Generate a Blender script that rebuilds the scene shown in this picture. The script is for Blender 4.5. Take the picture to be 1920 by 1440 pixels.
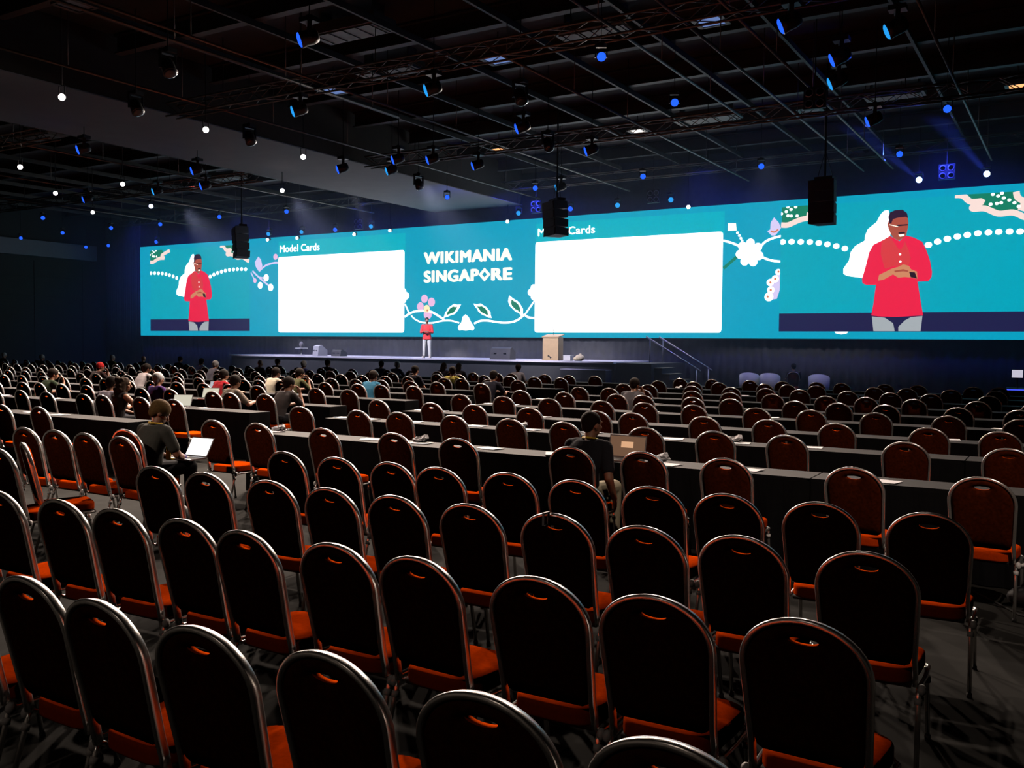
import bpy, bmesh, math, random
from mathutils import Vector, Matrix
from mathutils.geometry import tessellate_polygon
random.seed(7)
for o in list(bpy.data.objects): bpy.data.objects.remove(o)
SC = bpy.context.scene
COL = SC.collection
PI = math.pi
CAM = {'right': [0.85292, 0.521963, 0.0091], 'up': [-0.03038, 0.032226, 0.999019], 'fwd': [-0.521157, 0.852359, -0.043343], 'lens': 32.526, 'h': 1.89}
NEAR = {'A': (2.29, [-3.93, -3.38, -2.87, -2.35, -1.83, -1.29, -0.77]), 'B': (3.39, [-5.46, -4.88, -4.37, -3.83, -3.35, -2.82, -2.34, -1.77, -1.29, -0.74]), 'C': (4.58, [-7.57, -5.62, -5.08, -4.46, -3.92, -3.41, -2.88, -2.35, -1.81, -1.33, -0.78]), 'D': (5.76, [-9.18, -8.69, -8.17, -7.6, -5.51, -4.93, -4.38, -3.94, -3.38, -2.81, -2.29, -1.79, -1.25, -0.68])}
FAR = {'E': (7.52, [-0.53, -1.39, -2.38, -3.1, -3.79, -5.02, -5.8, -6.72, -7.7, -8.41, -9.25], [-11.85, -12.68]), 'F': (9.74, [-0.5, -1.38, -2.48, -3.25, -4.03, -5.04, -5.79, -6.62, -7.5, -8.12, -9.25], [-11.85, -12.68, -13.51, -14.34, -15.17, -16.0, -16.83]), 'G': (11.6, [-0.68, -1.4, -2.4, -3.2, -4.02, -5.03, -5.51, -6.61, -7.57, -8.3, -9.36], [-11.85, -12.68, -13.51, -14.34, -15.17, -16.0, -16.83, -17.66, -18.49, -19.32, -20.15]), 'H': (13.74, [-0.61, -1.43, -2.36, -3.22, -3.99, -4.94, -5.77, -6.51, -7.51, -8.42, -9.3], [-11.85, -12.68, -13.51, -14.34, -15.17, -16.0, -16.83, -17.66, -18.49, -19.32, -20.15, -20.98, -21.81, -22.64, -23.47]), 'I': (15.73, [-0.7, -1.5, -2.53, -3.24, -3.98, -5.03, -5.71, -6.66, -7.52, -8.25, -9.21], [-11.85, -12.68, -13.51, -14.34, -15.17, -16.0, -16.83, -17.66, -18.49, -19.32, -20.15, -20.98, -21.81, -22.64, -23.47, -24.3, -25.13, -25.96, -26.79, -27.62]), 'J': (17.75, [-0.57, -1.41, -2.4, -3.21, -3.92, -4.9, -5.73, -6.5, -7.54, -8.3, -8.99], [-11.85, -12.68, -13.51, -14.34, -15.17, -16.0, -16.83, -17.66, -18.49, -19.32, -20.15, -20.98, -21.81, -22.64, -23.47, -24.3, -25.13, -25.96, -26.79, -27.62, -28.45, -29.28, -30.11, -30.94]), 'K': (19.92, [-0.57, -1.39, -2.42, -3.15, -3.98, -4.95, -5.65, -6.42, -7.31, -8.35, -8.97], [-11.85, -12.68, -13.51, -14.34, -15.17, -16.0, -16.83, -17.66, -18.49, -19.32, -20.15, -20.98, -21.81, -22.64, -23.47, -24.3, -25.13, -25.96, -26.79, -27.62, -28.45, -29.28, -30.11, -30.94, -31.77, -32.6, -33.43, -34.26, -35.09]), 'L': (22.23, [-1.44, -2.32, -3.18, -3.88, -5.15, -5.79, -6.34, -7.47, -8.12, -9.06], [-11.85, -12.68, -13.51, -14.34, -15.17, -16.0, -16.83, -17.66, -18.49, -19.32, -20.15, -20.98, -21.81, -22.64, -23.47, -24.3, -25.13, -25.96, -26.79, -27.62, -28.45, -29.28, -30.11, -30.94, -31.77, -32.6, -33.43, -34.26, -35.09, -35.92, -36.75, -37.58, -38.41, -39.24]), 'M': (24.21, [-1.52, -2.07, -3.23, -3.99, -4.98, -5.58, -6.47, -7.32, -8.32, -9.25], [-11.85, -12.68, -13.51, -14.34, -15.17, -16.0, -16.83, -17.66, -18.49, -19.32, -20.15, -20.98, -21.81, -22.64, -23.47, -24.3, -25.13, -25.96, -26.79, -27.62, -28.45, -29.28, -30.11, -30.94, -31.77, -32.6, -33.43, -34.26, -35.09, -35.92, -36.75, -37.58, -38.41, -39.24, -40.07, -40.9, -41.73, -42.56])}
PAPERS = [(-13.91, 8.41, 'E'), (-13.12, 8.35, 'E'), (-16.83, 10.66, 'F'), (-18.54, 10.63, 'F'), (-10.19, 8.41, 'E'), (-9.15, 8.42, 'E'), (-8.76, 8.35, 'E'), (-9.79, 10.57, 'F'), (-12.61, 10.67, 'F'), (-8.94, 10.6, 'F'), (-8.15, 10.62, 'F'), (-9.9, 12.58, 'G'), (-9.1, 12.58, 'G'), (-8.34, 12.58, 'G'), (-7.04, 10.6, 'F'), (-7.05, 8.4, 'E'), (-6.36, 8.41, 'E'), (-5.42, 8.43, 'E'), (-10.03, 14.72, 'H'), (-6.18, 10.57, 'F'), (-9.01, 14.72, 'H'), (-8.96, 16.71, 'I'), (-9.81, 16.71, 'I'), (-8.15, 14.72, 'H'), (-8.05, 16.71, 'I'), (-8.64, 18.73, 'J'), (-7.04, 14.72, 'H'), (-6.3, 12.58, 'G'), (-5.34, 10.72, 'F'), (-6.21, 14.72, 'H'), (-6.95, 16.71, 'I'), (-4.18, 10.6, 'F'), (-3.33, 8.29, 'E'), (-7.12, 12.58, 'G'), (-3.36, 10.6, 'F'), (-2.57, 8.37, 'E'), (-6.55, 20.9, 'K'), (-6.95, 18.73, 'J'), (-4.16, 14.72, 'H'), (-1.34, 12.58, 'G'), (-1.38, 8.32, 'E'), (-0.88, 14.72, 'H'), (-3.15, 23.21, 'L'), (-2.55, 10.65, 'F'), (-14.37, 14.72, 'H'), (-16.02, 18.51, 'J'), (-23.59, 14.72, 'H'), (-33.36, 20.68, 'K'), (-18.53, 14.72, 'H')]
CRUMPLED = [(-9.36, 8.5, 'E'), (-9.27, 12.58, 'G'), (-6.44, 8.5, 'E'), (-6.41, 10.72, 'F'), (-9.01, 16.71, 'I'), (-3.49, 8.5, 'E'), (-6.13, 18.73, 'J'), (-6.25, 16.71, 'I'), (-6.3, 14.72, 'H'), (-3.47, 10.72, 'F'), (-8.94, 22.99, 'L')]
SCREEN = {'x0': -46.98, 'x1': -0.68, 'z0': 2.18, 'z1': 7.34}
FEED = {'left': -46.062, 'right': -9.647, 'w': 8.178, 'top': 7.093, 'bot': 2.448, 'bar': 3.119}
FEEDART = {'flower': [(3.772, 6.73), (3.634, 6.721), (3.516, 6.601), (3.384, 6.335), (3.092, 6.095), (3.009, 5.878), (2.996, 5.694), (2.681, 5.524), (2.525, 5.308), (2.478, 5.012), (2.287, 4.72), (2.291, 4.533), (2.437, 4.453), (2.975, 4.363), (3.386, 4.829), (3.847, 5.797), (3.887, 6.268)], 'shirt': [(3.847, 5.816), (3.643, 5.698), (3.299, 5.532), (3.165, 5.28), (3.07, 4.841), (2.941, 4.327), (2.962, 4.178), (3.087, 4.119), (3.421, 4.11), (3.351, 3.429), (3.29, 3.023), (3.537, 2.984), (4.125, 2.961), (5.001, 3.009), (4.924, 3.406), (4.787, 4.184), (5.136, 4.192), (5.232, 4.333), (5.243, 4.511), (5.167, 4.907), (5.042, 5.27), (4.901, 5.563), (4.63, 5.72), (4.375, 5.806), (4.16, 5.618)], 'shade': [(3.847, 5.797), (3.575, 5.629), (3.551, 5.19), (3.703, 4.671), (4.011, 4.752), (4.487, 4.735), (4.548, 5.003), (4.473, 5.295), (4.329, 5.627), (4.168, 5.309)], 'head': [(3.814, 6.418), (3.75, 6.24), (3.788, 6.092), (3.862, 5.906), (3.951, 5.755), (4.125, 5.645), (4.326, 5.736), (4.385, 5.841), (4.429, 6.092), (4.441, 6.271), (4.392, 6.49), (4.104, 6.473)], 'hair': [(3.819, 6.254), (3.778, 6.493), (3.826, 6.636), (3.995, 6.715), (4.234, 6.717), (4.389, 6.581), (4.428, 6.398), (4.359, 6.456), (4.105, 6.447), (3.935, 6.403), (3.877, 6.251)], 'hands': [(3.517, 4.457), (3.944, 4.67), (4.148, 4.721), (4.316, 4.802), (4.504, 4.734), (4.564, 4.624), (4.761, 4.534), (4.785, 4.281), (4.565, 4.334), (4.362, 4.359), (4.158, 4.336), (3.984, 4.461), (3.678, 4.287), (3.488, 4.256)], 'fingers': [(4.015, 4.588), (4.321, 4.632), (4.492, 4.572), (4.459, 4.529), (4.323, 4.559), (4.051, 4.532)], 'wrist': [(4.509, 4.535), (4.695, 4.511), (4.774, 4.292), (4.565, 4.345)], 'brow': [(4.06, 6.193), (4.416, 6.2), (4.417, 6.157), (4.078, 6.141)], 'glasses': [(3.819, 6.229), (4.112, 6.139), (4.113, 6.11), (3.82, 6.199)], 'stache': [(4.118, 5.921), (4.321, 5.935), (4.35, 5.879), (4.136, 5.873)], 'teeth': [(4.12, 5.848), (4.323, 5.859), (4.325, 5.79), (4.173, 5.773)], 'collar': [(3.9, 5.758), (4.13, 5.456), (4.202, 5.308), (4.3, 5.448), (4.361, 5.716), (4.178, 5.562)], 'jeans1': [(3.309, 2.986), (3.746, 2.938), (4.027, 2.743), (4.086, 2.46), (3.375, 2.46)], 'jeans2': [(4.202, 2.614), (4.401, 2.832), (4.601, 2.951), (4.975, 2.991), (4.932, 2.461), (4.206, 2.461)], 'beads': [(0.073, 5.794, 0.103), (0.406, 5.786, 0.103), (0.741, 5.765, 0.102), (1.073, 5.744, 0.102), (1.394, 5.692, 0.102), (1.704, 5.633, 0.101), (2.019, 5.549, 0.101), (2.321, 5.447, 0.1), (5.103, 5.446, 0.104), (5.392, 5.543, 0.103), (5.694, 5.626, 0.103), (6.003, 5.686, 0.102), (6.309, 5.726, 0.102), (6.629, 5.765, 0.101), (6.947, 5.774, 0.1), (7.252, 5.776, 0.099), (7.573, 5.769, 0.099), (7.881, 5.752, 0.099), (8.401, 5.737, 0.099), (8.921, 5.692, 0.099)], 'dots': [(7.044, 7.033, 0.051), (7.205, 6.969, 0.052), (7.314, 7.053, 0.051), (7.371, 6.89, 0.052), (7.536, 6.812, 0.052), (7.692, 6.71, 0.051), (7.815, 6.581, 0.051), (6.987, 6.708, 0.052), (7.169, 6.721, 0.052), (7.3, 6.738, 0.051), (0.243, 7.084, 0.053), (0.529, 7.064, 0.053), (0.36, 6.985, 0.054), (0.185, 6.915, 0.053), (0.009, 6.844, 0.053), (0.25, 6.758, 0.054), (0.373, 6.742, 0.053), (0.586, 6.732, 0.054)], 'buttons': [(4.195, 5.155, 0.04), (4.212, 4.901, 0.04)], 'leafgreenR': [(6.272, 7.091), (7.665, 7.08), (7.973, 6.482), (7.684, 6.436), (7.226, 6.43), (6.857, 6.602), (6.52, 6.663), (6.768, 6.824), (6.446, 6.903)], 'leafstrokeR': [(5.896, 7.093), (6.137, 7.056), (6.38, 6.84), (6.734, 6.826), (6.453, 6.667), (6.489, 6.59), (6.824, 6.579), (7.228, 6.385), (7.652, 6.394), (7.98, 6.227), (8.152, 6.169)], 'leafstrokeR2': [(7.73, 7.075), (7.784, 6.878), (7.966, 6.701), (7.878, 6.446)], 'leafgreenL': [(0.016, 7.083), (1.034, 7.102), (1.218, 6.948), (1.061, 6.796), (0.823, 6.627), (0.501, 6.496), (0.029, 6.491)], 'leafstrokeL': [(0.001, 6.431), (0.257, 6.416), (0.582, 6.54), (0.824, 6.607), (1.065, 6.62), (1.25, 6.619), (1.006, 6.758), (1.744, 7.033)]}
SLIDES = [(-35.767, -27.446, 2.381, 6.299), (-20.27, -11.877, 2.396, 6.314)]
TEXTS = [('Model Cards', -35.649, -32.857, 6.535, 6.902), ('Model Cards', -20.145, -17.396, 6.557, 6.888), ('WIKIMANIA', -26.315, -21.431, 5.577, 6.138), ('SINGAPORE', -26.309, -21.421, 4.714, 5.277)]
ART = {'petals': [('white', -10.458, 5.321, 0.168), ('white', -10.675, 5.095, 0.168), ('white', -11.003, 5.132, 0.169), ('white', -11.195, 5.407, 0.17), ('white', -11.103, 5.712, 0.17), ('white', -10.799, 5.815, 0.169), ('white', -10.513, 5.641, 0.168), ('cream', -10.82, 5.446, 0.317), ('pink', -26.26, 3.968, 0.195), ('pink', -25.85, 3.806, 0.207), ('pink', -26.496, 3.607, 0.202), ('pink', -26.061, 3.238, 0.236), ('yellow', -26.119, 3.499, 0.18), ('orange', -26.084, 3.422, 0.045), ('white', -27.334, 4.128, 0.175), ('white', -27.491, 4.324, 0.158), ('white', -27.48, 3.92, 0.14), ('white', -20.472, 4.147, 0.161), ('white', -20.336, 4.331, 0.161), ('white', -20.32, 3.961, 0.161), ('white', -20.308, 4.144, 0.161), ('white', -36.649, 5.254, 0.186), ('white', -37.098, 4.863, 0.179), ('white', -36.324, 4.738, 0.19), ('pink', -37.489, 5.129, 0.128), ('pink', -35.967, 6.325, 0.159), ('white', -9.716, 4.68, 0.112), ('white', -9.824, 4.425, 0.137), ('white', -10.009, 4.296, 0.138), ('white', -9.982, 4.011, 0.138), ('white', -10.048, 3.753, 0.168), ('orange', -9.704, 4.692, 0.045), ('orange', -9.824, 4.425, 0.046), ('orange', -10.001, 4.296, 0.046), ('orange', -9.982, 4.011, 0.046), ('orange', -10.091, 3.762, 0.046), ('white', -11.312, 6.232, 0.051), ('white', -11.236, 6.122, 0.051), ('white', -11.173, 6.012, 0.051), ('white', -11.119, 5.917, 0.05), ('white', -11.782, 4.923, 0.047), ('white', -11.691, 5.009, 0.047), ('white', -11.595, 5.074, 0.047), ('white', -11.504, 5.139, 0.047), ('white', -11.414, 5.216, 0.047), ('white', -11.323, 5.294, 0.046), ('white', -20.755, 3.191, 0.046), ('white', -20.699, 3.262, 0.045), ('white', -20.643, 3.332, 0.045), ('white', -20.587, 3.402, 0.045), ('white', -20.532, 3.472, 0.045), ('white', -20.476, 3.542, 0.045), ('white', -20.421, 3.612, 0.045), ('white', -20.366, 3.681, 0.046), ('white', -20.31, 3.751, 0.045), ('white', -27.39, 3.707, 0.046), ('white', -27.35, 3.636, 0.046), ('white', -27.309, 3.566, 0.045), ('white', -27.269, 3.495, 0.045), ('white', -27.229, 3.424, 0.046), ('white', -27.188, 3.353, 0.046)], 'strokes': [('white', 0.085, [(-11.864, 5.962), (-11.501, 5.846), (-11.127, 5.671)]), ('white', 0.085, [(-10.459, 5.577), (-10.252, 5.819), (-9.961, 5.95), (-9.629, 6.016)]), ('white', 0.085, [(-10.368, 5.28), (-10.027, 5.132), (-9.608, 5.062)]), ('green', 0.12, [(-11.834, 4.89), (-11.315, 5.31)]), ('white', 0.1, [(-27.431, 3.127), (-27.131, 3.283), (-26.823, 3.378), (-26.517, 3.399), (-26.17, 3.402), (-25.825, 3.34), (-25.483, 3.181), (-25.1, 2.973)]), ('white', 0.07, [(-27.042, 3.194), (-26.821, 3.018), (-26.514, 2.894), (-26.21, 2.847), (-25.779, 2.839), (-25.269, 2.922), (-24.765, 2.937), (-24.265, 2.832)]), ('white', 0.09, [(-23.448, 2.796), (-23.127, 2.911), (-22.728, 2.926), (-22.253, 2.864), (-21.784, 2.829), (-21.322, 2.879), (-21.018, 3.015), (-20.849, 3.143), (-20.755, 3.191)]), ('white', 0.09, [(-20.754, 3.143), (-20.565, 3.05), (-20.283, 3.026)]), ('lavender', 0.1, [(-37.669, 5.647), (-37.187, 5.291), (-36.413, 4.804)]), ('lavender', 0.08, [(-37.791, 5.566), (-37.489, 5.129)]), ('lavender', 0.08, [(-37.187, 5.291), (-36.708, 5.235)]), ('lavender', 0.1, [(-37.185, 5.61), (-36.706, 5.89), (-36.114, 6.008), (-35.763, 6.003)]), ('orange', 0.06, [(-10.029, 6.224), (-9.882, 6.183), (-9.751, 6.271)])], 'polys': [('white', [(-23.919, 3.219), (-23.755, 3.1), (-23.693, 2.998), (-23.59, 2.83), (-23.447, 2.661), (-23.426, 2.56), (-23.526, 2.483), (-23.689, 2.51), (-23.893, 2.47), (-24.098, 2.503), (-24.263, 2.483), (-24.334, 2.578), (-24.306, 2.697), (-24.142, 2.866), (-24.082, 3.102)]), ('lavender', [(-9.915, 6.737), (-9.731, 6.518), (-9.648, 6.307), (-9.789, 6.128), (-9.858, 6.049), (-9.996, 6.056), (-10.168, 6.232), (-10.052, 6.288), (-10.044, 6.537)]), ('lavender', [(-37.23, 6.398), (-37.033, 6.22), (-36.933, 5.877), (-37.065, 5.67), (-37.215, 5.611), (-37.425, 5.853), (-37.497, 6.111)]), ('cream', [(-11.692, 6.623), (-11.376, 6.605), (-11.344, 6.318), (-11.695, 6.325)]), ('lavender', [(-9.623, 4.793), (-9.597, 4.543), (-9.609, 4.128), (-9.745, 3.672), (-9.891, 3.654), (-10.006, 4.137), (-9.806, 4.591)]), ('white', [(-7.621, 2.442), (-7.573, 2.381), (-7.377, 2.341), (-7.184, 2.382), (-7.139, 2.442)]), ('white', [(-24.169, 3.678), (-24.375, 3.664), (-24.562, 3.701), (-24.728, 3.618), (-24.894, 3.518), (-24.956, 3.399), (-25.061, 3.315), (-25.102, 3.178), (-25.164, 3.059), (-24.892, 3.125), (-24.725, 3.192), (-24.517, 3.235), (-24.373, 3.376), (-24.271, 3.51)]), ('green', [(-24.37, 3.571), (-24.498, 3.563), (-24.614, 3.586), (-24.717, 3.534), (-24.82, 3.472), (-24.858, 3.399), (-24.924, 3.346), (-24.949, 3.261), (-24.987, 3.188), (-24.819, 3.229), (-24.715, 3.27), (-24.586, 3.297), (-24.497, 3.384), (-24.434, 3.467)]), ('white', [(-23.496, 3.702), (-23.294, 3.665), (-23.094, 3.703), (-22.933, 3.61), (-22.773, 3.525), (-22.673, 3.407), (-22.573, 3.323), (-22.552, 3.174), (-22.499, 3.041), (-22.689, 3.065), (-22.809, 3.126), (-23.009, 3.194), (-23.211, 3.33), (-23.292, 3.465), (-23.374, 3.533)]), ('green', [(-23.289, 3.584), (-23.164, 3.561), (-23.04, 3.584), (-22.94, 3.527), (-22.841, 3.474), (-22.779, 3.401), (-22.717, 3.349), (-22.704, 3.256), (-22.671, 3.174), (-22.789, 3.189), (-22.863, 3.227), (-22.987, 3.269), (-23.112, 3.353), (-23.163, 3.437), (-23.213, 3.479)]), ('white', [(-21.584, 4.033), (-21.621, 3.903), (-21.639, 3.773), (-21.56, 3.575), (-21.405, 3.442), (-21.25, 3.31), (-21.059, 3.243), (-20.943, 3.079), (-20.868, 3.192), (-20.871, 3.436), (-20.967, 3.567), (-21.025, 3.665), (-21.179, 3.798), (-21.333, 3.865)]), ('green', [(-21.452, 3.854), (-21.475, 3.774), (-21.486, 3.693), (-21.437, 3.57), (-21.341, 3.488), (-21.245, 3.406), (-21.126, 3.365), (-21.054, 3.263), (-21.008, 3.333), (-21.01, 3.484), (-21.069, 3.565), (-21.105, 3.626), (-21.201, 3.709), (-21.296, 3.75)])]}
HEADS = [('stripe', -11.94, 12.45, 7.35), ('stripe', -15.77, 16.14, 7.35), ('stripe', -11.95, 16.22, 7.35), ('stripe', -12.07, 20.17, 7.35), ('stripe', -17.36, 21.83, 7.35), ('stripe', -16.46, 22.33, 7.35), ('stripe', -15.78, 23.72, 7.35), ('dark', -12.53, 22.25, 7.35), ('stripe', -11.79, 23.45, 7.35), ('stripe', -18.65, 23.13, 7.35), ('stripe', -24.35, 16.33, 7.35), ('stripe', -32.79, 22.13, 7.35), ('stripe', -28.74, 22.19, 7.35), ('stripe', -26.25, 22.25, 7.35), ('stripe', -15.47, 28.45, 7.35), ('stripe', -19.84, 22.18, 7.35), ('stripe', -4.29, 15.9, 7.35), ('stripe', -2.8, 17.06, 7.35), ('stripe', -3.97, 18.24, 7.35), ('stripe', -4.36, 19.84, 7.35), ('stripe', -4.32, 23.57, 7.35), ('dark', -18.97, 14.06, 7.35), ('dark', -19.13, 17.68, 7.35), ('dark', -15.66, 12.35, 7.35), ('dark', -10.67, 17.68, 7.35), ('stripe', -24.14, 20.13, 7.35), ('blue', -7.88, 16.01, 7.35), ('blue', -7.91, 19.81, 7.35), ('blue', -39.76, 24.6, 7.35), ('blue', -44.35, 28.48, 7.35), ('blue', -48.75, 28.9, 7.35), ('blue', -49.91, 33.51, 7.35), ('blue', -47.87, 33.55, 7.35), ('blue', -40.28, 28.39, 7.35), ('white', -32.28, 24.58, 7.35), ('blue', -36.88, 28.58, 7.35), ('blue', -32.31, 28.11, 7.35), ('blue', -28.45, 28.3, 7.35), ('blue', -16.38, 28.21, 7.35), ('blue', -12.19, 27.92, 7.35), ('blue', -8.38, 28.06, 7.35), ('blue', -4.48, 28.15, 7.35), ('blue', -2.73, 23.37, 7.35), ('blue', -20.27, 28.38, 7.35), ('dark', -19.52, 25.65, 7.35)]
CANS = [(-19.52, 12.56, 7.3), (-19.23, 16.31, 7.3), (-19.51, 20.09, 7.3), (-28.52, 16.92, 7.3), (-32.4, 20.55, 7.3), (-28.42, 20.5, 7.3), (-35.81, 24.38, 7.3), (-24.47, 24.14, 7.3)]
FRONTBLUE = [(-43.6, 33.6, 7.36), (-34.96, 33.6, 7.33), (-32.69, 33.6, 7.31), (-30.5, 33.6, 7.29), (-28.29, 33.6, 7.32), (-20.28, 33.6, 7.41), (-17.82, 33.6, 7.42), (-15.72, 33.6, 7.42), (-13.49, 33.6, 7.47)]
FRONTBIG = [(-4.71, 33.6, 7.48), (-2.7, 33.6, 7.5)]
EDGE = [(-36.18, 34.7, 7.18), (-34.09, 34.7, 7.16), (-30.29, 34.7, 7.14), (-28.07, 34.7, 7.2), (-21.51, 34.7, 7.23), (-13.21, 34.7, 7.29)]
BLINDERS = [(-19.45, 33.6, 7.6), (-14.21, 33.6, 7.64), (-29.1, 33.6, 7.46), (-3.87, 33.6, 7.67), (-5.34, 21.94, 7.6)]
DIFFUSERS = [('white', -29.05, 28.91, 8.98), ('orange', -18.13, 28.58, 8.98), ('cool', -18.04, 19.76, 8.98), ('cool', -12.51, 19.63, 8.98), ('white', -12.59, 28.34, 8.98), ('red', -34.66, 28.75, 8.98), ('cool', -23.62, 28.46, 8.98), ('orange', -1.61, 28.47, 8.98), ('off', -7.05, 36.09, 8.98), ('off', -12.6, 36.13, 8.98), ('off', -18.24, 12.05, 8.98), ('cool', -7.03, 19.62, 8.98), ('off', -22.55, 35.13, 8.98), ('off', -28.03, 32.65, 8.98), ('off', -7.02, 28.39, 8.98)]
PIPES_Y = [(-5.6, 16, 34), (-6.55, 9, 34), (-7.85, 9, 24.5), (-15.4, 9, 34), (-15.9, 9, 20), (-19.5, 9, 34), (-10.6, 16.4, 34), (-2.6, 16.4, 34), (-28.5, 13, 34), (-34.5, 18, 34), (-40, 22, 34)]
ARRAYS = [(-28.88, 26.2, 5.25, 6.47, 1.28), (-14.44, 26.2, 5.35, 6.46, 0.95), (-6.07, 26.2, 5.23, 6.44, 0.74)]
PEOPLE = [('blue', 'I', -13.36, 15.73), ('lilacL', 'F', -14.15, 9.74), ('purple', 'G', -15.11, 11.6), ('whitebig', 'I', -21.27, 15.73), ('redshirt', 'H', -15.94, 13.74), ('khaki', 'M', -34.39, 24.21), ('redcap', 'I', -23.25, 15.73), ('cream', 'G', -13.2, 11.6), ('dark', 'G', -11.9, 11.6), ('whiteyel', 'I', -16.4, 15.73), ('bald', 'L', -23.62, 22.23), ('h520', 'M', -24.82, 24.21), ('blue563', 'L', -21.68, 22.23), ('khaki545', 'I', -15.7, 15.73), ('h613', 'M', -22.39, 24.21), ('lil1', 'M', -20.04, 24.21), ('lil2', 'M', -19.44, 24.21), ('dk775', 'K', -15.27, 19.92), ('wom832', 'M', -17.39, 24.21), ('wom858', 'M', -16.81, 24.21), ('dk918', 'J', -11.5, 17.75), ('gr968', 'M', -14.65, 24.21), ('r1180', 'I', -7.1, 15.73), ('l7', 'M', -42.36, 24.21), ('l77', 'L', -36.17, 22.23), ('l268', 'M', -32.39, 24.21), ('l330', 'M', -30.37, 24.21), ('l375', 'L', -26.63, 22.23), ('l395', 'K', -23.37, 19.92), ('green', 'G', -18.95, 11.6), ('l850', 'K', -14.09, 19.92)]

# ------------------------------------------------------------------ camera, world, exposure
cam = bpy.data.cameras.new('camera'); cam.sensor_width = 36; cam.lens = CAM['lens']; cam.clip_end = 300; cam.clip_start = .05
cam_o = bpy.data.objects.new('camera', cam); COL.objects.link(cam_o)
r_, u_, f_ = Vector(CAM['right']), Vector(CAM['up']), Vector(CAM['fwd'])
cam_o.matrix_world = Matrix(((r_.x, u_.x, -f_.x, 0), (r_.y, u_.y, -f_.y, 0), (r_.z, u_.z, -f_.z, CAM['h']), (0, 0, 0, 1)))
SC.camera = cam_o
w = bpy.data.worlds.new('hall_air'); SC.world = w; w.use_nodes = True
w.node_tree.nodes['Background'].inputs[0].default_value = (.6, .5, .45, 1)
w.node_tree.nodes['Background'].inputs[1].default_value = .006
SC.view_settings.view_transform = 'Standard'; SC.view_settings.look = 'None'
SC.view_settings.exposure = 0.0; SC.view_settings.gamma = 1.0; SC.view_settings.use_curve_mapping = False
cy = SC.cycles
cy.use_denoising = True; cy.use_light_tree = True
cy.max_bounces = 5; cy.diffuse_bounces = 0; cy.glossy_bounces = 3; cy.transmission_bounces = 3; cy.volume_bounces = 0
cy.sample_clamp_indirect = 4.0; cy.caustics_reflective = False; cy.caustics_refractive = False

def lamp(name, kind, loc, power, color, target=None, size=.1, angle=90, blend=.5, parent=None):
    l = bpy.data.lights.new(name, kind); l.energy = power; l.color = color
    if kind == 'SPOT': l.spot_size = math.radians(angle); l.spot_blend = blend; l.shadow_soft_size = size
    if kind == 'POINT': l.shadow_soft_size = size
    if kind == 'AREA': l.size = size
    o = bpy.data.objects.new(name, l); COL.objects.link(o); o.location = loc
    if target is not None:
        d = Vector(target) - Vector(loc); o.rotation_euler = d.to_track_quat('-Z', 'Y').to_euler()
    return o

# the hall's working light: warm-white profile spots hung on the two trusses, turned down on the seats
WARM = (1.0, .80, .66)
for (x, y, p) in ((-19.5, 12.5, 2600), (-19.2, 16.3, 2800), (-19.5, 20.0, 2800), (-28.5, 16.9, 3200), (-28.4, 20.5, 3200), (-32.4, 20.5, 3600), (-12.1, 16.4, 3800), (-15.9, 16.3, 2400), (-4.3, 16.1, 2000), (-11.9, 23.7, 3800), (-16.6, 22.5, 3000), (-7.0, 19.6, 2000)):
    lamp('house_spot', 'SPOT', (x, y, 6.95), p, WARM, (x + .6, y - 6, 0), .1, 125, .8)
lamp('house_spot', 'SPOT', (-12.0, 12.5, 6.95), 4000, WARM, (-8.0, 5.0, 0), .1, 110, .9)
lamp('rear_fill', 'SPOT', (-3.0, -7.0, 8.5), 110, WARM, (-2.8, 4.0, .7), .1, 60, .9)  # unseen fill spots, added out of view to lift the dark chair backs
lamp('rear_fill', 'SPOT', (-8.0, -3.0, 8.5), 1500, WARM, (-9.0, 12.0, .7), .1, 42, .9)
lamp('rear_fill', 'SPOT', (2.5, 1.0, 8.5), 1500, WARM, (-1.9, 9.4, .7), .1, 30, .8)
# added blue spots, no fixtures, standing in for the hazy glow on the drapes
for x in (-44, -36, -28, -20, -12, -4):
    lamp('added_blue_wash', 'SPOT', (x, 32.4, 8.3), 420, (.03, .05, .9), (x, 35.6, 2.0), .2, 150, .8)
for x in (-45, -33, -21, -9):
    lamp('added_blue_wash', 'SPOT', (x, 29.5, 6.2), 60, (.03, .07, 1), (x, 33.5, 9.3), .2, 150, .8)

lamp('added_blue_wash', 'SPOT', (-3.4, 19.6, 7.2), 90, (.03, .10, 1), (-4.4, 17.2, 9.3), .1, 80, .8)  # added blue spots that tint the ceiling bars and truss at the right
lamp('added_blue_wash', 'SPOT', (-3.0, 25.2, 7.4), 70, (.03, .10, 1), (-5.2, 24.5, 8.2), .1, 70, .8)

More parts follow.
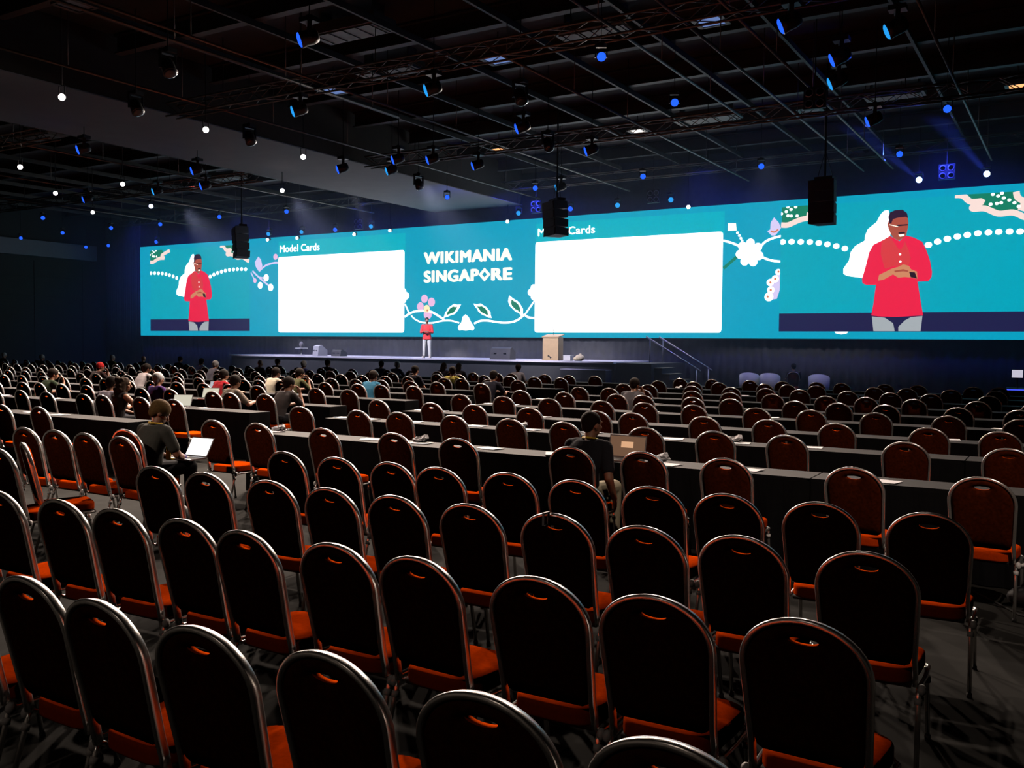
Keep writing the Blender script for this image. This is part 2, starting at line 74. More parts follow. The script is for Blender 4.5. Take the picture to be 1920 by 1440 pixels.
# ------------------------------------------------------------------ materials
MATS = {}
def mat(name, col, rough=.6, metal=0.0, var=.12, scale=14.0, emit=None, strength=0.0, spec=None, coat=0):
    if name in MATS: return MATS[name]
    m = bpy.data.materials.new(name); m.use_nodes = True; nt = m.node_tree; b = nt.nodes['Principled BSDF']
    b.inputs['Roughness'].default_value = rough; b.inputs['Metallic'].default_value = metal
    if spec is not None: b.inputs['Specular IOR Level'].default_value = spec
    if var > 0:
        tc = nt.nodes.new('ShaderNodeTexCoord'); n = nt.nodes.new('ShaderNodeTexNoise'); n.inputs['Scale'].default_value = scale; n.inputs['Detail'].default_value = 3
        r = nt.nodes.new('ShaderNodeMapRange'); r.inputs[3].default_value = 1 - var; r.inputs[4].default_value = 1 + var
        mx = nt.nodes.new('ShaderNodeVectorMath'); mx.operation = 'SCALE'; mx.inputs[0].default_value = col
        nt.links.new(tc.outputs['Object'], n.inputs['Vector']); nt.links.new(n.outputs['Fac'], r.inputs['Value'])
        nt.links.new(r.outputs['Result'], mx.inputs['Scale']); nt.links.new(mx.outputs['Vector'], b.inputs['Base Color'])
    else: b.inputs['Base Color'].default_value = (*col, 1)
    if emit:
        b.inputs['Emission Color'].default_value = (*emit, 1); b.inputs['Emission Strength'].default_value = strength
    MATS[name] = m; return m
def glow(name, col, s=1.0):
    if name in MATS: return MATS[name]
    m = bpy.data.materials.new(name); m.use_nodes = True; nt = m.node_tree; nt.nodes.remove(nt.nodes['Principled BSDF'])
    e = nt.nodes.new('ShaderNodeEmission'); e.inputs[0].default_value = (*col, 1); e.inputs[1].default_value = s
    nt.links.new(e.outputs[0], nt.nodes['Material Output'].inputs[0]); MATS[name] = m; return m
def srgb(r, g, b):
    f = lambda c: (c / 255 / 12.92) if c / 255 <= .04045 else ((c / 255 + .055) / 1.055) ** 2.4
    return (f(r), f(g), f(b))
def lin(c, s): return tuple(v * s for v in c)

M_FAB = mat('orange_seat_fabric', (.64, .054, .0015), .85, var=.25, scale=60, spec=0.0)
M_BACK = mat('dark_red_back_fabric', (.075, .012, .003), .9, var=.8, scale=45, spec=0.0)
M_LIP = mat('orange_piping', (.66, .062, .002), .8, var=.1, spec=0.0)
M_CHROME = mat('brushed_silver_tube', (.74, .71, .68), .26, .8, var=.06, scale=80)
M_PAN = mat('black_seat_pan', (.012, .011, .011), .7)
M_KNOB = mat('pale_plastic_cap', (.80, .76, .74), .5, var=.05)
M_RUB = mat('rubber_foot', (.015, .015, .015), .8)
M_CLOTH = mat('black_table_cloth', (.008, .0077, .0085), .9, var=.3, scale=9, spec=.06)
M_TOP = mat('dark_table_top', (.023, .0215, .0215), .7, var=.2, scale=6, spec=.08)
M_PAPER = mat('white_paper', (.78, .75, .78), .8, var=.04)
M_BLK = mat('black_metal', (.016, .016, .018), .45, .2, var=.2)
M_TRUSS = mat('dull_aluminium', (.11, .10, .09), .5, .8, var=.2)
M_DRAPE = mat('black_drape', (.10, .10, .11), .95, var=.3, scale=3)
M_SKIN = mat('skin', (.36, .17, .10), .55, var=.08, scale=20)
M_SKIN_D = mat('brown_skin', (.20, .085, .05), .55, var=.08, scale=20)

# ------------------------------------------------------------------ mesh helpers
class MB:
    def __init__(s): s.v = []; s.f = []; s.m = []
    def add(s, vs, fs, mi=0):
        k = len(s.v); s.v += [tuple(v) for v in vs]; s.f += [tuple(i + k for i in f) for f in fs]; s.m += [mi] * len(fs); return s
    def box(s, c, d, mi=0, rot=None):
        x, y, z = (v / 2 for v in d)
        vs = [Vector(q) for q in ((-x, -y, -z), (x, -y, -z), (x, y, -z), (-x, y, -z), (-x, -y, z), (x, -y, z), (x, y, z), (-x, y, z))]
        if rot is not None: vs = [rot @ v for v in vs]
        return s.add([v + Vector(c) for v in vs], [(0, 3, 2, 1), (4, 5, 6, 7), (0, 1, 5, 4), (1, 2, 6, 5), (2, 3, 7, 6), (3, 0, 4, 7)], mi)
    def sweep(s, pts, prof, mi=0, closed=False, up=(0, 0, 1), caps=True, sidevec=None):
        # prof: list of (a, b): a along the side vector, b along the normal
        pts = [Vector(p) for p in pts]; n = len(pts); k = len(prof); vs = []; N = None
        for i, p in enumerate(pts):
            t = (pts[(i + 1) % n] - pts[i - 1]) if closed else (pts[min(i + 1, n - 1)] - pts[max(i - 1, 0)])
            t.normalize()
            if sidevec is not None: sd = Vector(sidevec)
            else:
                if N is None:
                    u = Vector(up) if abs(t.dot(Vector(up))) < .95 else Vector((1, 0, 0))
                    N = (u - t * u.dot(t)).normalized()
                else: N = (N - t * N.dot(t)).normalized()
                sd = N
            sd = (sd - t * sd.dot(t)).normalized(); nn = t.cross(sd)
            vs += [p + sd * a + nn * b for a, b in prof]
        fs = []
        for i in range(n if closed else n - 1):
            for j in range(k):
                a, b = i * k + j, i * k + (j + 1) % k; c, d = ((i + 1) % n) * k + (j + 1) % k, ((i + 1) % n) * k + j
                fs.append((a, b, c, d))
        if caps and not closed: fs += [tuple(range(k - 1, -1, -1)), tuple(range((n - 1) * k, n * k))]
        return s.add(vs, fs, mi)
    def tube(s, pts, r, n=8, mi=0, closed=False):
        return s.sweep(pts, [(r * math.cos(2 * PI * i / n), r * math.sin(2 * PI * i / n)) for i in range(n)], mi, closed)
    def lathe(s, prof, n=16, mi=0, M=None):
        vs = []; fs = []
        for r, z in prof: vs += [Vector((r * math.cos(2 * PI * i / n), r * math.sin(2 * PI * i / n), z)) for i in range(n)]
        for a in range(len(prof) - 1):
            for i in range(n): fs.append((a * n + i, a * n + (i + 1) % n, (a + 1) * n + (i + 1) % n, (a + 1) * n + i))
        fs += [tuple(range(n - 1, -1, -1)), tuple(range((len(prof) - 1) * n, len(prof) * n))]
        if M is not None: vs = [M @ v for v in vs]
        return s.add(vs, fs, mi)
    def ell(s, c, r, n=16, k=10, mi=0, M=None):
        vs = []; fs = []
        for j in range(k + 1):
            th = PI * j / k
            for i in range(n): vs.append(Vector((r[0] * math.sin(th) * math.cos(2 * PI * i / n), r[1] * math.sin(th) * math.sin(2 * PI * i / n), -r[2] * math.cos(th))))
        for j in range(k):
            for i in range(n): fs.append((j * n + i, j * n + (i + 1) % n, (j + 1) * n + (i + 1) % n, (j + 1) * n + i))
        if M is not None: vs = [M @ v for v in vs]
        return s.add([v + Vector(c) for v in vs], fs, mi)
    def cone(s, a, b, ra, rb, n=12, mi=0):            # tapered limb with round ends
        a, b = Vector(a), Vector(b); d = (b - a); L = d.length; q = d.to_track_quat('Z', 'X') if L > 1e-6 else Matrix.Identity(3).to_quaternion()
        prof = [(max(ra * math.sin(t), 1e-4), -ra * math.cos(t)) for t in (0, .5, 1.0, PI / 2)] + [(max(rb * math.cos(t), 1e-4), L + rb * math.sin(t)) for t in (0, .5, 1.0, PI / 2)]
        return s.lathe(prof, n, mi, Matrix.Translation(a) @ q.to_matrix().to_4x4())
    def loft(s, rings, n=20, mi=0):                   # rings: (centre, rx, ry, tilt about x)
        vs = []; fs = []
        for c, rx, ry, t in rings:
            for i in range(n):
                a = 2 * PI * i / n; x = rx * math.copysign(abs(math.cos(a)) ** .85, math.cos(a)); y = ry * math.copysign(abs(math.sin(a)) ** .85, math.sin(a))
                vs.append(Vector(c) + Vector((x, y * math.cos(t), y * math.sin(t))))
        for a in range(len(rings) - 1):
            for i in range(n): fs.append((a * n + i, a * n + (i + 1) % n, (a + 1) * n + (i + 1) % n, (a + 1) * n + i))
        fs += [tuple(range(n - 1, -1, -1)), tuple(range((len(rings) - 1) * n, len(rings) * n))]
        return s.add(vs, fs, mi)
    def mesh(s, name, mats, smooth=False):
        me = bpy.data.meshes.new(name); me.from_pydata(s.v, [], s.f)
        for m in mats: me.materials.append(m)
        me.polygons.foreach_set('material_index', s.m)
        me.polygons.foreach_set('use_smooth', [smooth] * len(s.f))
        me.update(); return me
    def build(s, name, mats, parent=None, smooth=False, angle=None):
        if not isinstance(mats, (list, tuple)): mats = [mats]
        return link(name, s.mesh(name, mats, smooth), parent)
def link(name, me, parent=None):
    o = bpy.data.objects.new(name, me); COL.objects.link(o)
    if parent is not None: o.parent = parent
    return o
def tag(o, label=None, cat=None, group=None, kind=None):
    for k, v in (('label', label), ('category', cat), ('group', group), ('kind', kind)):
        if v: o[k] = v
    return o
def empty(name, loc=(0, 0, 0), rz=0):
    o = bpy.data.objects.new(name, None); COL.objects.link(o); o.location = loc; o.rotation_euler = (0, 0, rz); o.empty_display_size = .1; return o
def copy_tree(src, loc=None, rz=None):
    c = src.copy(); COL.objects.link(c)
    for ch in src.children:
        d = ch.copy(); COL.objects.link(d); d.parent = c
        for g in ch.children:
            e = g.copy(); COL.objects.link(e); e.parent = d
    if loc is not None: c.location = loc
    if rz is not None: c.rotation_euler = (0, 0, rz)
    return c
def bevel(o, w=.01, seg=2):
    m = o.modifiers.new('soft_edges', 'BEVEL'); m.width = w; m.segments = seg; m.limit_method = 'ANGLE'; return o
ORD = 'zeroth first second third fourth fifth sixth seventh eighth ninth tenth eleventh twelfth'.split()
def nth(i):
    if i < len(ORD): return ORD[i]
    return str(i) + ('th' if 10 < i % 100 < 14 else {1: 'st', 2: 'nd', 3: 'rd'}.get(i % 10, 'th'))
def struct(o): o['kind'] = 'structure'; return o
# ------------------------------------------------------------------ the hall
XL, XR, YB, YF, ZC = -51.0, 14.0, -9.0, 36.3, 9.6
M_CARPET = mat('grey_patterned_carpet', (.024, .0235, .0215), .95, var=.35, scale=5, spec=.08)
M_WALL = mat('dark_grey_wall_panels', (.05, .046, .042), .8, var=.25, scale=1.2)
M_STRIP = mat('pale_bulkhead_paint', (.34, .31, .36), .75, var=.08, scale=2)
M_CEIL = mat('black_painted_ceiling', (.035, .032, .028), .9, var=.4, scale=1.5)
M_BEAM = mat('dark_ceiling_steel', (.055, .048, .04), .6, var=.3, scale=2)
M_SOFFIT = mat('grey_soffit_board', (.34, .30, .32), .8, var=.1, scale=1.5)
b = MB(); b.box(((XL + XR) / 2, (YB + YF) / 2, -.1), (XR - XL, YF - YB, .2)); struct(b.build('floor', M_CARPET))
b = MB(); b.box(((XL + XR) / 2, (YB + YF) / 2, ZC + .1), (XR - XL, YF - YB, .2)); struct(b.build('ceiling', M_CEIL))
for nm, c, d in (('wall_left', (XL - .1, (YB + YF) / 2, ZC / 2), (.2, YF - YB, ZC)), ('wall_right', (XR + .1, (YB + YF) / 2, ZC / 2), (.2, YF - YB, ZC)), ('wall_rear', ((XL + XR) / 2, YB - .1, ZC / 2), (XR - XL, .2, ZC))):
    b = MB(); b.box(c, d)
    if nm == 'wall_left':
        for z in (1.1, 2.2, 3.3, 4.4, 5.5): b.box((XL + .02, (YB + YF) / 2, z), (.04, YF - YB, .04))
        for i in range(15): b.box((XL + .02, YB + 3 * i + 1, 3.2), (.04, .05, 6.4))
    struct(b.build(nm, M_WALL))
b = MB(); b.box(((XL + XR) / 2, YF + .1, ZC / 2), (XR - XL, .2, ZC)); struct(b.build('wall_front', M_DRAPE))
b = MB(); b.box((XL + .2, 13, 7.07), (.4, 43.4, .88)); struct(b.build('trim_1', M_STRIP))
# black pleated drape that closes the gap under and around the LED wall
def drape(name, x0, x1, y, z0, z1, n, amp, label, m=M_DRAPE):
    vs = []; fs = []
    for i in range(n + 1):
        x = x0 + (x1 - x0) * i / n; yy = y + amp * math.sin(i * 1.9) + amp * .4 * math.sin(i * .7)
        vs += [(x, yy, z0), (x, yy, z1), (x, yy + .03, z0), (x, yy + .03, z1)]
    for i in range(n):
        k = 4 * i
        fs += [(k, k + 4, k + 5, k + 1), (k + 2, k + 3, k + 7, k + 6), (k + 1, k + 5, k + 7, k + 3), (k, k + 2, k + 6, k + 4)]
    fs += [(0, 1, 3, 2), (4 * n, 4 * n + 2, 4 * n + 3, 4 * n + 1)]
    b = MB(); b.add(vs, fs); return tag(b.build(name, m, smooth=True), label, 'curtain')
S0, S1, Z0, Z1 = SCREEN['x0'], SCREEN['x1'], SCREEN['z0'], SCREEN['z1']
drape('stage_drape', S0 - .2, S1 + 10, 35.3, 0, Z0 - .03, 560, .035, 'black pleated drape hanging under the long video wall behind the stage')
drape('side_drape', XL + .5, S0 - .25, 35.2, 0, 9.0, 60, .05, 'tall black drape between the left wall and the video wall')

# ceiling: soffit, beams, purlins
b = MB(); b.box((-23.4, 22.6, 8.8), (4.7, 25, 1.58)); struct(b.build('ceiling_soffit', M_CEIL))
b = MB(); b.box((-23.4, 22.6, 7.985), (4.75, 25.05, .03)); struct(b.build('trim_2', M_SOFFIT))
for i, y in enumerate(range(3, 35, 3)):
    b = MB()
    for x0, x1 in ((XL + .1, -25.9), (-20.95, XR - .1)):
        b.box(((x0 + x1) / 2, y, 9.55), (x1 - x0, .22, .04)); b.box(((x0 + x1) / 2, y, 9.33), (x1 - x0, .02, .42)); b.box(((x0 + x1) / 2, y, 9.11), (x1 - x0, .22, .03))
    struct(b.build('ceiling_beam', M_BEAM))
for x in (-48, -45, -42, -39, -36, -33, -30, -27, -18.5, -16, -13.5, -11, -8.5, -6, -3.5, -1, 2, 5):
    b = MB(); b.box((x, 18, 9.0), (.07, 33, .1)); b.box((x, 18, 9.07), (.02, 33, .08)); struct(b.build('ceiling_rail', M_BEAM))
M_DUCT = mat('dull_duct_metal', (.16, .14, .12), .55, .4, var=.3, scale=2)
DU = [(-14.6, 16.6, 2.0, .8), (-9.7, 19.4, 1.8, .7), (-10.3, 28.5, 2.0, .8), (-15.8, 19.5, 1.8, .7), (-7.2, 13.5, 1.8, .8), (-4.7, 28.5, 1.6, .6), (-31.5, 19.5, 2.0, .8), (-32.4, 28.5, 2.0, .8)]
for i, (x, y, L, wd) in enumerate(DU):
    b = MB(); b.box((x, y, 9.16), (L, wd, .24)); b.box((x, y, 9.03), (L * .9, wd * .8, .03))
    for sx in (-.4, .4): b.box((x + sx * L, y, 9.436), (.03, wd * .5, .32))
    for k in range(5): b.box((x - L * .4 + L * .2 * k, y, 9.01), (.03, wd * .8, .02))
    tag(b.build('air_duct', M_DUCT), 'dull metal air duct under the black ceiling, %s of eight from the left' % nth(sorted(DU).index((x, y, L, wd)) + 1), 'duct', 'air ducts under the ceiling')

# lighting pipes (run towards the stage) and trusses (run across the hall)
for i, (x, y0, y1) in enumerate(sorted(PIPES_Y)):
    b = MB(); b.tube([(x, y0, 8.0), (x, y1, 8.0)], .032, 8)
    y = y0 + .6
    while y < y1:
        b.tube([(x, y, 8.0), (x, y, 9.595)], .012, 6); y += 3.1
    tag(b.build('lighting_pipe', M_TRUSS, smooth=True), 'thin hanging lighting pipe running towards the stage, %s from the left' % nth(i + 1), 'pipe', 'hanging lighting pipes')
def truss(y, z, x0, x1, label, h=.34, cable=5):
    t = empty('lighting_truss', ((x0 + x1) / 2, y, z)); tag(t, label, 'truss', 'lighting trusses across the hall'); L = (x1 - x0) / 2
    for sy in (-1, 1):
        for sz in (-1, 1):
            b = MB(); b.tube([(-L, sy * h / 2, sz * h / 2), (L, sy * h / 2, sz * h / 2)], .026, 8); b.build('chord', M_TRUSS, t, True)
    b = MB(); n = int((x1 - x0) / .5)
    for i in range(n):
        a = -L + .5 * i; c = a + .5; s = 1 if i % 2 else -1
        for sy in (-1, 1): b.tube([(a, sy * h / 2, -s * h / 2), (c, sy * h / 2, s * h / 2)], .011, 5)
        for sz in (-1, 1): b.tube([(a, -s * h / 2, sz * h / 2), (c, s * h / 2, sz * h / 2)], .011, 5)
    b.build('lattice', M_TRUSS, t)
    i = 0
    while -L + 2 + 5 * i < L:
        b = MB(); b.tube([(-L + 2 + 5 * i, 0, h / 2), (-L + 2 + 5 * i, 0, 9.6 - z)], .012, 6); i += 1; b.build('hanger', M_BLK, t)
truss(16.5, 8.0, -20.8, 3, 'near lighting truss crossing the ceiling above the middle rows')
truss(24.5, 8.0, -20.8, 3, 'far lighting truss crossing the ceiling above the front rows')
truss(16.5, 8.0, -48, -26, 'short lighting truss left of the grey soffit, nearer one')
truss(24.5, 8.0, -48, -26, 'short lighting truss left of the grey soffit, farther one')
truss(33.6, 8.55, -48, 2, 'long lighting truss just in front of the top of the video wall')

# ------------------------------------------------------------------ the LED wall
TEAL = lin(srgb(8, 163, 198), 1.0)
G = {'white': glow('screen_white', (1, .98, 1), 1.9), 'base': glow('screen_teal', TEAL), 'feed': glow('screen_feed_teal', srgb(6, 168, 192)), 'head': glow('screen_header_teal', srgb(0, 181, 200)),
     'pink': glow('screen_pink', srgb(247, 196, 236)), 'cream': glow('screen_cream', srgb(255, 250, 232), 1.3), 'yellow': glow('screen_yellow', srgb(250, 240, 190), 1.1), 'orange': glow('screen_orange', srgb(225, 130, 95)),
     'green': glow('screen_green', srgb(22, 130, 100)), 'lavender': glow('screen_lavender', srgb(214, 204, 245), 1.1), 'rose': glow('screen_rose', srgb(252, 226, 218), 1.05), 'red': glow('screen_red', srgb(244, 35, 72)), 'red2': glow('screen_dull_red', srgb(224, 62, 66)),
     'skin': glow('screen_skin', srgb(176, 82, 62)), 'hand': glow('screen_hand', srgb(214, 140, 100)), 'hair': glow('screen_hair', srgb(48, 22, 44)), 'jeans': glow('screen_jeans', srgb(170, 178, 184)), 'dark': glow('screen_dark', srgb(34, 32, 74)), 'black': glow('screen_black', srgb(40, 20, 30)), 'letter': glow('screen_letter', srgb(255, 252, 228), 1.3)}
scr = empty('video_wall', (0, 35.0, 0)); tag(scr, 'very long teal LED video wall behind the stage showing slides and a live speaker', 'screen')
b = MB(); b.box(((S0 + S1) / 2, .1, (Z0 + Z1) / 2), (S1 - S0, .16, Z1 - Z0)); b.build('cabinet', M_BLK, scr)
LAY = [0]
def flat(name, polys, m, parent, depth, th=.004):
    # thin luminous shapes on the screen face; depth = how far in front of the cabinet (m)
    b = MB()
    for pl in polys:
        pts = [Vector((x, z, 0)) for x, z in pl]
        area = sum(pts[i].x * pts[(i + 1) % len(pts)].y - pts[(i + 1) % len(pts)].x * pts[i].y for i in range(len(pts)))
        if area < 0: pl = pl[::-1]; pts = pts[::-1]
        b.add([(x, -depth, z) for x, z in pl], tessellate_polygon([pts]))
    me = b.mesh(name, [m]); bm = bmesh.new(); bm.from_mesh(me)
    for f in bm.faces:
        if f.normal.y > 0: f.normal_flip()
    bm.to_mesh(me); bm.free(); return link(name, me, parent)
def disc(x, z, r, n=20, sx=1.0): return [(x + sx * r * math.cos(2 * PI * i / n), z + r * math.sin(2 * PI * i / n)) for i in range(n)]
def rectp(x0, x1, z0, z1): return [(x0, z0), (x1, z0), (x1, z1), (x0, z1)]
def rrect(x0, x1, z0, z1, r=.12, n=5):
    out = []
    for cx, cz, a in ((x1 - r, z0 + r, -PI / 2), (x1 - r, z1 - r, 0), (x0 + r, z1 - r, PI / 2), (x0 + r, z0 + r, PI)):
        out += [(cx + r * math.cos(a + PI / 2 * i / n), cz + r * math.sin(a + PI / 2 * i / n)) for i in range(n + 1)]
    return out
def ribbon(pts, wd):
    pts = [Vector((x, z)) for x, z in pts]; sm = []
    for i in range(len(pts) - 1):                     # smooth the hand-set points
        p0, p1, p2, p3 = pts[max(i - 1, 0)], pts[i], pts[i + 1], pts[min(i + 2, len(pts) - 1)]
        for k in range(5):
            t = k / 5; sm.append(.5 * ((2 * p1) + (p2 - p0) * t + (2 * p0 - 5 * p1 + 4 * p2 - p3) * t * t + (3 * p1 - p0 - 3 * p2 + p3) * t ** 3))
    sm.append(pts[-1]); L = []; Rr = []
    for i, q in enumerate(sm):
        t = sm[min(i + 1, len(sm) - 1)] - sm[max(i - 1, 0)]
        if t.length < 1e-6: continue
        t.normalize(); n = Vector((-t.y, t.x)) * wd / 2; L.append(q + n); Rr.append(q - n)
    return [[tuple(L[i]), tuple(L[i + 1]), tuple(Rr[i + 1]), tuple(Rr[i])] for i in range(len(L) - 1)]
flat('background', [rectp(S0, S1, Z0, Z1)], G['base'], scr, -.018)
def text(body, x0, x1, zb, zc, m, parent, depth, bold=0.0, name='lettering'):
    cu = bpy.data.curves.new(name, 'FONT'); cu.body = body; cu.size = 1; cu.fill_mode = 'FRONT'; cu.space_character = 1.0 + 1.6 * bold
    o = bpy.data.objects.new(name, cu); COL.objects.link(o); bpy.context.view_layer.update()
    me = bpy.data.meshes.new_from_object(o.evaluated_get(bpy.context.evaluated_depsgraph_get())); bpy.data.objects.remove(o)
    xs = [v.co.x for v in me.vertices]; cap = .69; a, c = min(xs), max(xs); b = MB()
    k = (x1 - x0) / (c - a + 2 * bold) if c > a else 1; kz = (zc - zb) / (cap + 2 * bold * .6); n = 6 if bold else 1
    for i in range(n):                                # heavy lettering: the strokes thickened sideways and a little up and down
        dx, dz = (bold * math.cos(PI * (2 * i + 1) / n), bold * .6 * math.sin(PI * (2 * i + 1) / n)) if bold else (0, 0)
        b.add([(x0 + (v.co.x - a + bold + dx) * k, -depth, zb + (v.co.y + bold * .6 + dz) * kz) for v in me.vertices], [tuple(p.vertices) for p in me.polygons])
    bpy.data.meshes.remove(me)
    return b.build(name, m, parent)
for (x0, x1, z0, z1), tx in zip(SLIDES, TEXTS[:2]):
    sl = flat('slide', [rrect(x0, x1, z0, z1)], G['white'], scr, .006)
    flat('slide_header', [rectp(x0 + .03, x1 + .05, z1 - .1, 7.1)], G['head'], scr, .0)
    text(*tx[:5], G['white'], sl, .012, .022)
for body, x0, x1, zb, zc in TEXTS[2:]:
    if body[0] == 'W': text(body, x0, x1, zb, zc, G['letter'], scr, .012, .07)
    else:                                             # the O of the second word is an open diamond
        L = x1 - x0; c = x0 + .699 * L; hw = .066 * L; zm = (zb + zc) / 2; hz_ = (zc - zb) * .56
        text(body[:6], x0, x0 + .638 * L, zb, zc, G['letter'], scr, .012, .07); text(body[7:], x0 + .768 * L, x1, zb, zc, G['letter'], scr, .012, .07)
        o_ = [(c - hw, zm), (c, zm - hz_), (c + hw, zm), (c, zm + hz_)]; i_ = [(c + (x - c) * .42, zm + (z - zm) * .42) for x, z in o_]
        flat('diamond_letter', [[o_[k], o_[(k + 1) % 4], i_[(k + 1) % 4], i_[k]] for k in range(4)], G['letter'], scr, .012)
ART_N = {'white': 'white_flower', 'pink': 'pink_petal', 'cream': 'cream_motif', 'yellow': 'flower_centre', 'orange': 'orange_detail', 'lavender': 'lavender_bud', 'green': 'green_leaf'}
dep = {'pink': .0, 'lavender': .0, 'white': .002, 'cream': .005, 'yellow': .006, 'orange': .009, 'green': .009}
for c in ('pink', 'lavender', 'white', 'cream', 'yellow', 'orange', 'green'):
    pl = [q for k, q in ART['polys'] if k == c] + [disc(x, z, r) for k, x, z, r in ART['petals'] if k == c]
    for k, wd, q in ART['strokes']:
        if k == c: pl += ribbon(q, wd)
    if pl: flat(ART_N[c], pl, G[c], scr, dep[c])
def clip(pl, w):
    def cut(p, f, g):
        out = []
        for i in range(len(p)):
            a, c = p[i], p[(i + 1) % len(p)]; fa, fc = f(a), f(c)
            if fa >= 0: out.append(a)
            if (fa >= 0) != (fc >= 0): t = fa / (fa - fc); out.append((a[0] + t * (c[0] - a[0]), a[1] + t * (c[1] - a[1])))
        return out
    p = cut(pl, lambda q: q[0], 0)
    p = cut(p, lambda q: w - q[0], 0) if p else p
    p = cut(p, lambda q: FEED['top'] - q[1], 0) if p else p
    return p
for fx in (FEED['left'], FEED['right']):
    fd = flat('camera_picture', [rectp(fx, fx + FEED['w'], FEED['bot'], FEED['top'])], G['feed'], scr, .003)
    def put(nm, polys, c, d):
        q = [[(x + fx, z) for x, z in clip(p, FEED['w'])] for p in polys]; q = [p for p in q if len(p) > 2]
        if q: flat(nm, q, G[c], fd, d)
    A = FEEDART
    put('dark_floor', [rectp(0, FEED['w'], FEED['bot'], FEED['bar'])], 'dark', .008)
    put('green_leaf', [A['leafgreenR'], A['leafgreenL']], 'green', .005)
    put('leaf_outline', ribbon(A['leafstrokeR'], .2) + ribbon(A['leafstrokeR2'], .2) + ribbon(A['leafstrokeL'], .2), 'rose', .008)
    put('bead', [disc(x, z, r, 14, 1.15) for x, z, r in A['beads'] + A['dots']], 'white', .011)
    put('white_flower', [A['flower']], 'white', .012)
    put('jeans', [A['jeans1'], A['jeans2']], 'jeans', .016)
    put('face', [A['head']], 'skin', .018); put('shirt', [A['shirt']], 'red', .02); put('shirt_front', [A['shade']], 'red2', .023); put('collar', [A['collar']], 'red', .025)
    put('hair', [A['hair']], 'hair', .026); put('hand', [A['hands']], 'hand', .026); put('finger', [A['fingers']], 'skin', .029); put('wristband', [A['wrist']], 'black', .03)
    put('brow', [A['brow'], A['stache']], 'black', .028); put('glasses', [A['glasses'], A['teeth']], 'cream', .03); put('button', [disc(*q, 10) for q in A['buttons']], 'white', .029)

# ------------------------------------------------------------------ stage and what stands on it
M_DECK = mat('pale_stage_deck', (.85, .80, .92), .5, var=.08, scale=3)
M_STBLK = mat('black_stage_skirt', (.045, .045, .05), .8, var=.2, scale=4)
ST = 1.25
stg = empty('stage', (-25, 33.2, 0)); tag(stg, 'long low black-skirted stage with a pale deck in front of the video wall', 'stage')
b = MB(); b.box((-.03, -.05, ST - .03), (20.6, 3.7, .06)); b.build('deck', M_DECK, stg)
b = MB(); b.box((-.03, 0, (ST - .06) / 2), (20.5, 3.5, ST - .06)); b.build('skirt', M_STBLK, stg)
b = MB(); b.box((11.0, 0, ST / 2 - .02), (1.4, 3.4, ST - .04)); b.build('side_wing', M_STBLK, stg)
b = MB(); b.box((9.2, -2.05, .47), (1.9, .5, .94)); b.box((9.2, -2.05, .95), (1.92, .52, .02), 1); b.build('front_step', [M_STBLK, M_DECK], stg)
stair = empty('stage_steps', (-13.2, 32.2, 0)); tag(stair, 'black stair with twin silver handrails at the right end of the stage', 'stairs')
for i in range(5):
    b = MB(); z = 1.04 - .21 * i; b.box((.15 + .3 * i, 0, z / 2), (.3, 1.3, z)); b.box((.15 + .3 * i, 0, z + .01), (.31, 1.32, .02), 1); b.build('tread', [M_STBLK, M_TRUSS], stair)
for y in (-.62, .62):
    b = MB(); b.tube([(-.35, y, 2.2), (1.75, y, .98)], .028, 8); b.tube([(-.2, y, 1.25), (-.2, y, 2.1)], .022, 8); b.tube([(1.6, y, 0), (1.6, y, 1.05)], .022, 8); b.build('handrail', mat('pale_rail', (.75, .72, .8), .35, .6), stair, True)
M_WOOD = mat('pale_beech_veneer', (.62, .43, .25), .45, var=.12, scale=8)
lec = empty('lectern', (-17.74, 32.1, ST)); tag(lec, 'pale wooden lectern standing on the right part of the stage', 'lectern')
b = MB(); b.box((0, 0, .02), (.74, .5, .04)); b.build('base', M_WOOD, lec)
b = MB(); b.box((0, -.19, .48), (.7, .03, .9)); b.build('front_panel', M_WOOD, lec)
for s in (-1, 1): b = MB(); b.box((s * .335, .0, .48), (.03, .38, .9)); b.build('side_panel', M_WOOD, lec)
b = MB(); b.box((0, 0, .97), (.76, .5, .04), 0, Matrix.Rotation(.2, 3, 'X')); b.build('top', M_WOOD, lec)
b = MB(); b.add([(-.1, -.212, .22), (.0, -.212, .15), (.12, -.212, .1), (.03, -.212, .12), (.0, -.212, .06), (-.03, -.212, .13), (-.13, -.212, .16), (-.1, -.206, .22), (.0, -.206, .15), (.12, -.206, .1), (.03, -.206, .12), (.0, -.206, .06), (-.03, -.206, .13), (-.13, -.206, .16)], [(0, 6, 5, 1), (1, 5, 3, 2), (5, 4, 3)]); b.build('dark_emblem', M_BLK, lec)
b = MB(); b.tube([(0, .05, 1.0), (.02, -.02, 1.2), (.03, -.1, 1.3)], .008, 6); b.build('microphone', M_BLK, lec)
M_GREY = mat('grey_speaker_shell', (.11, .105, .115), .6, var=.15); M_WHT = mat('white_shell', (.75, .73, .76), .5, var=.05); M_GRL = mat('speaker_grille', (.03, .03, .035), .7, var=.3, scale=90)
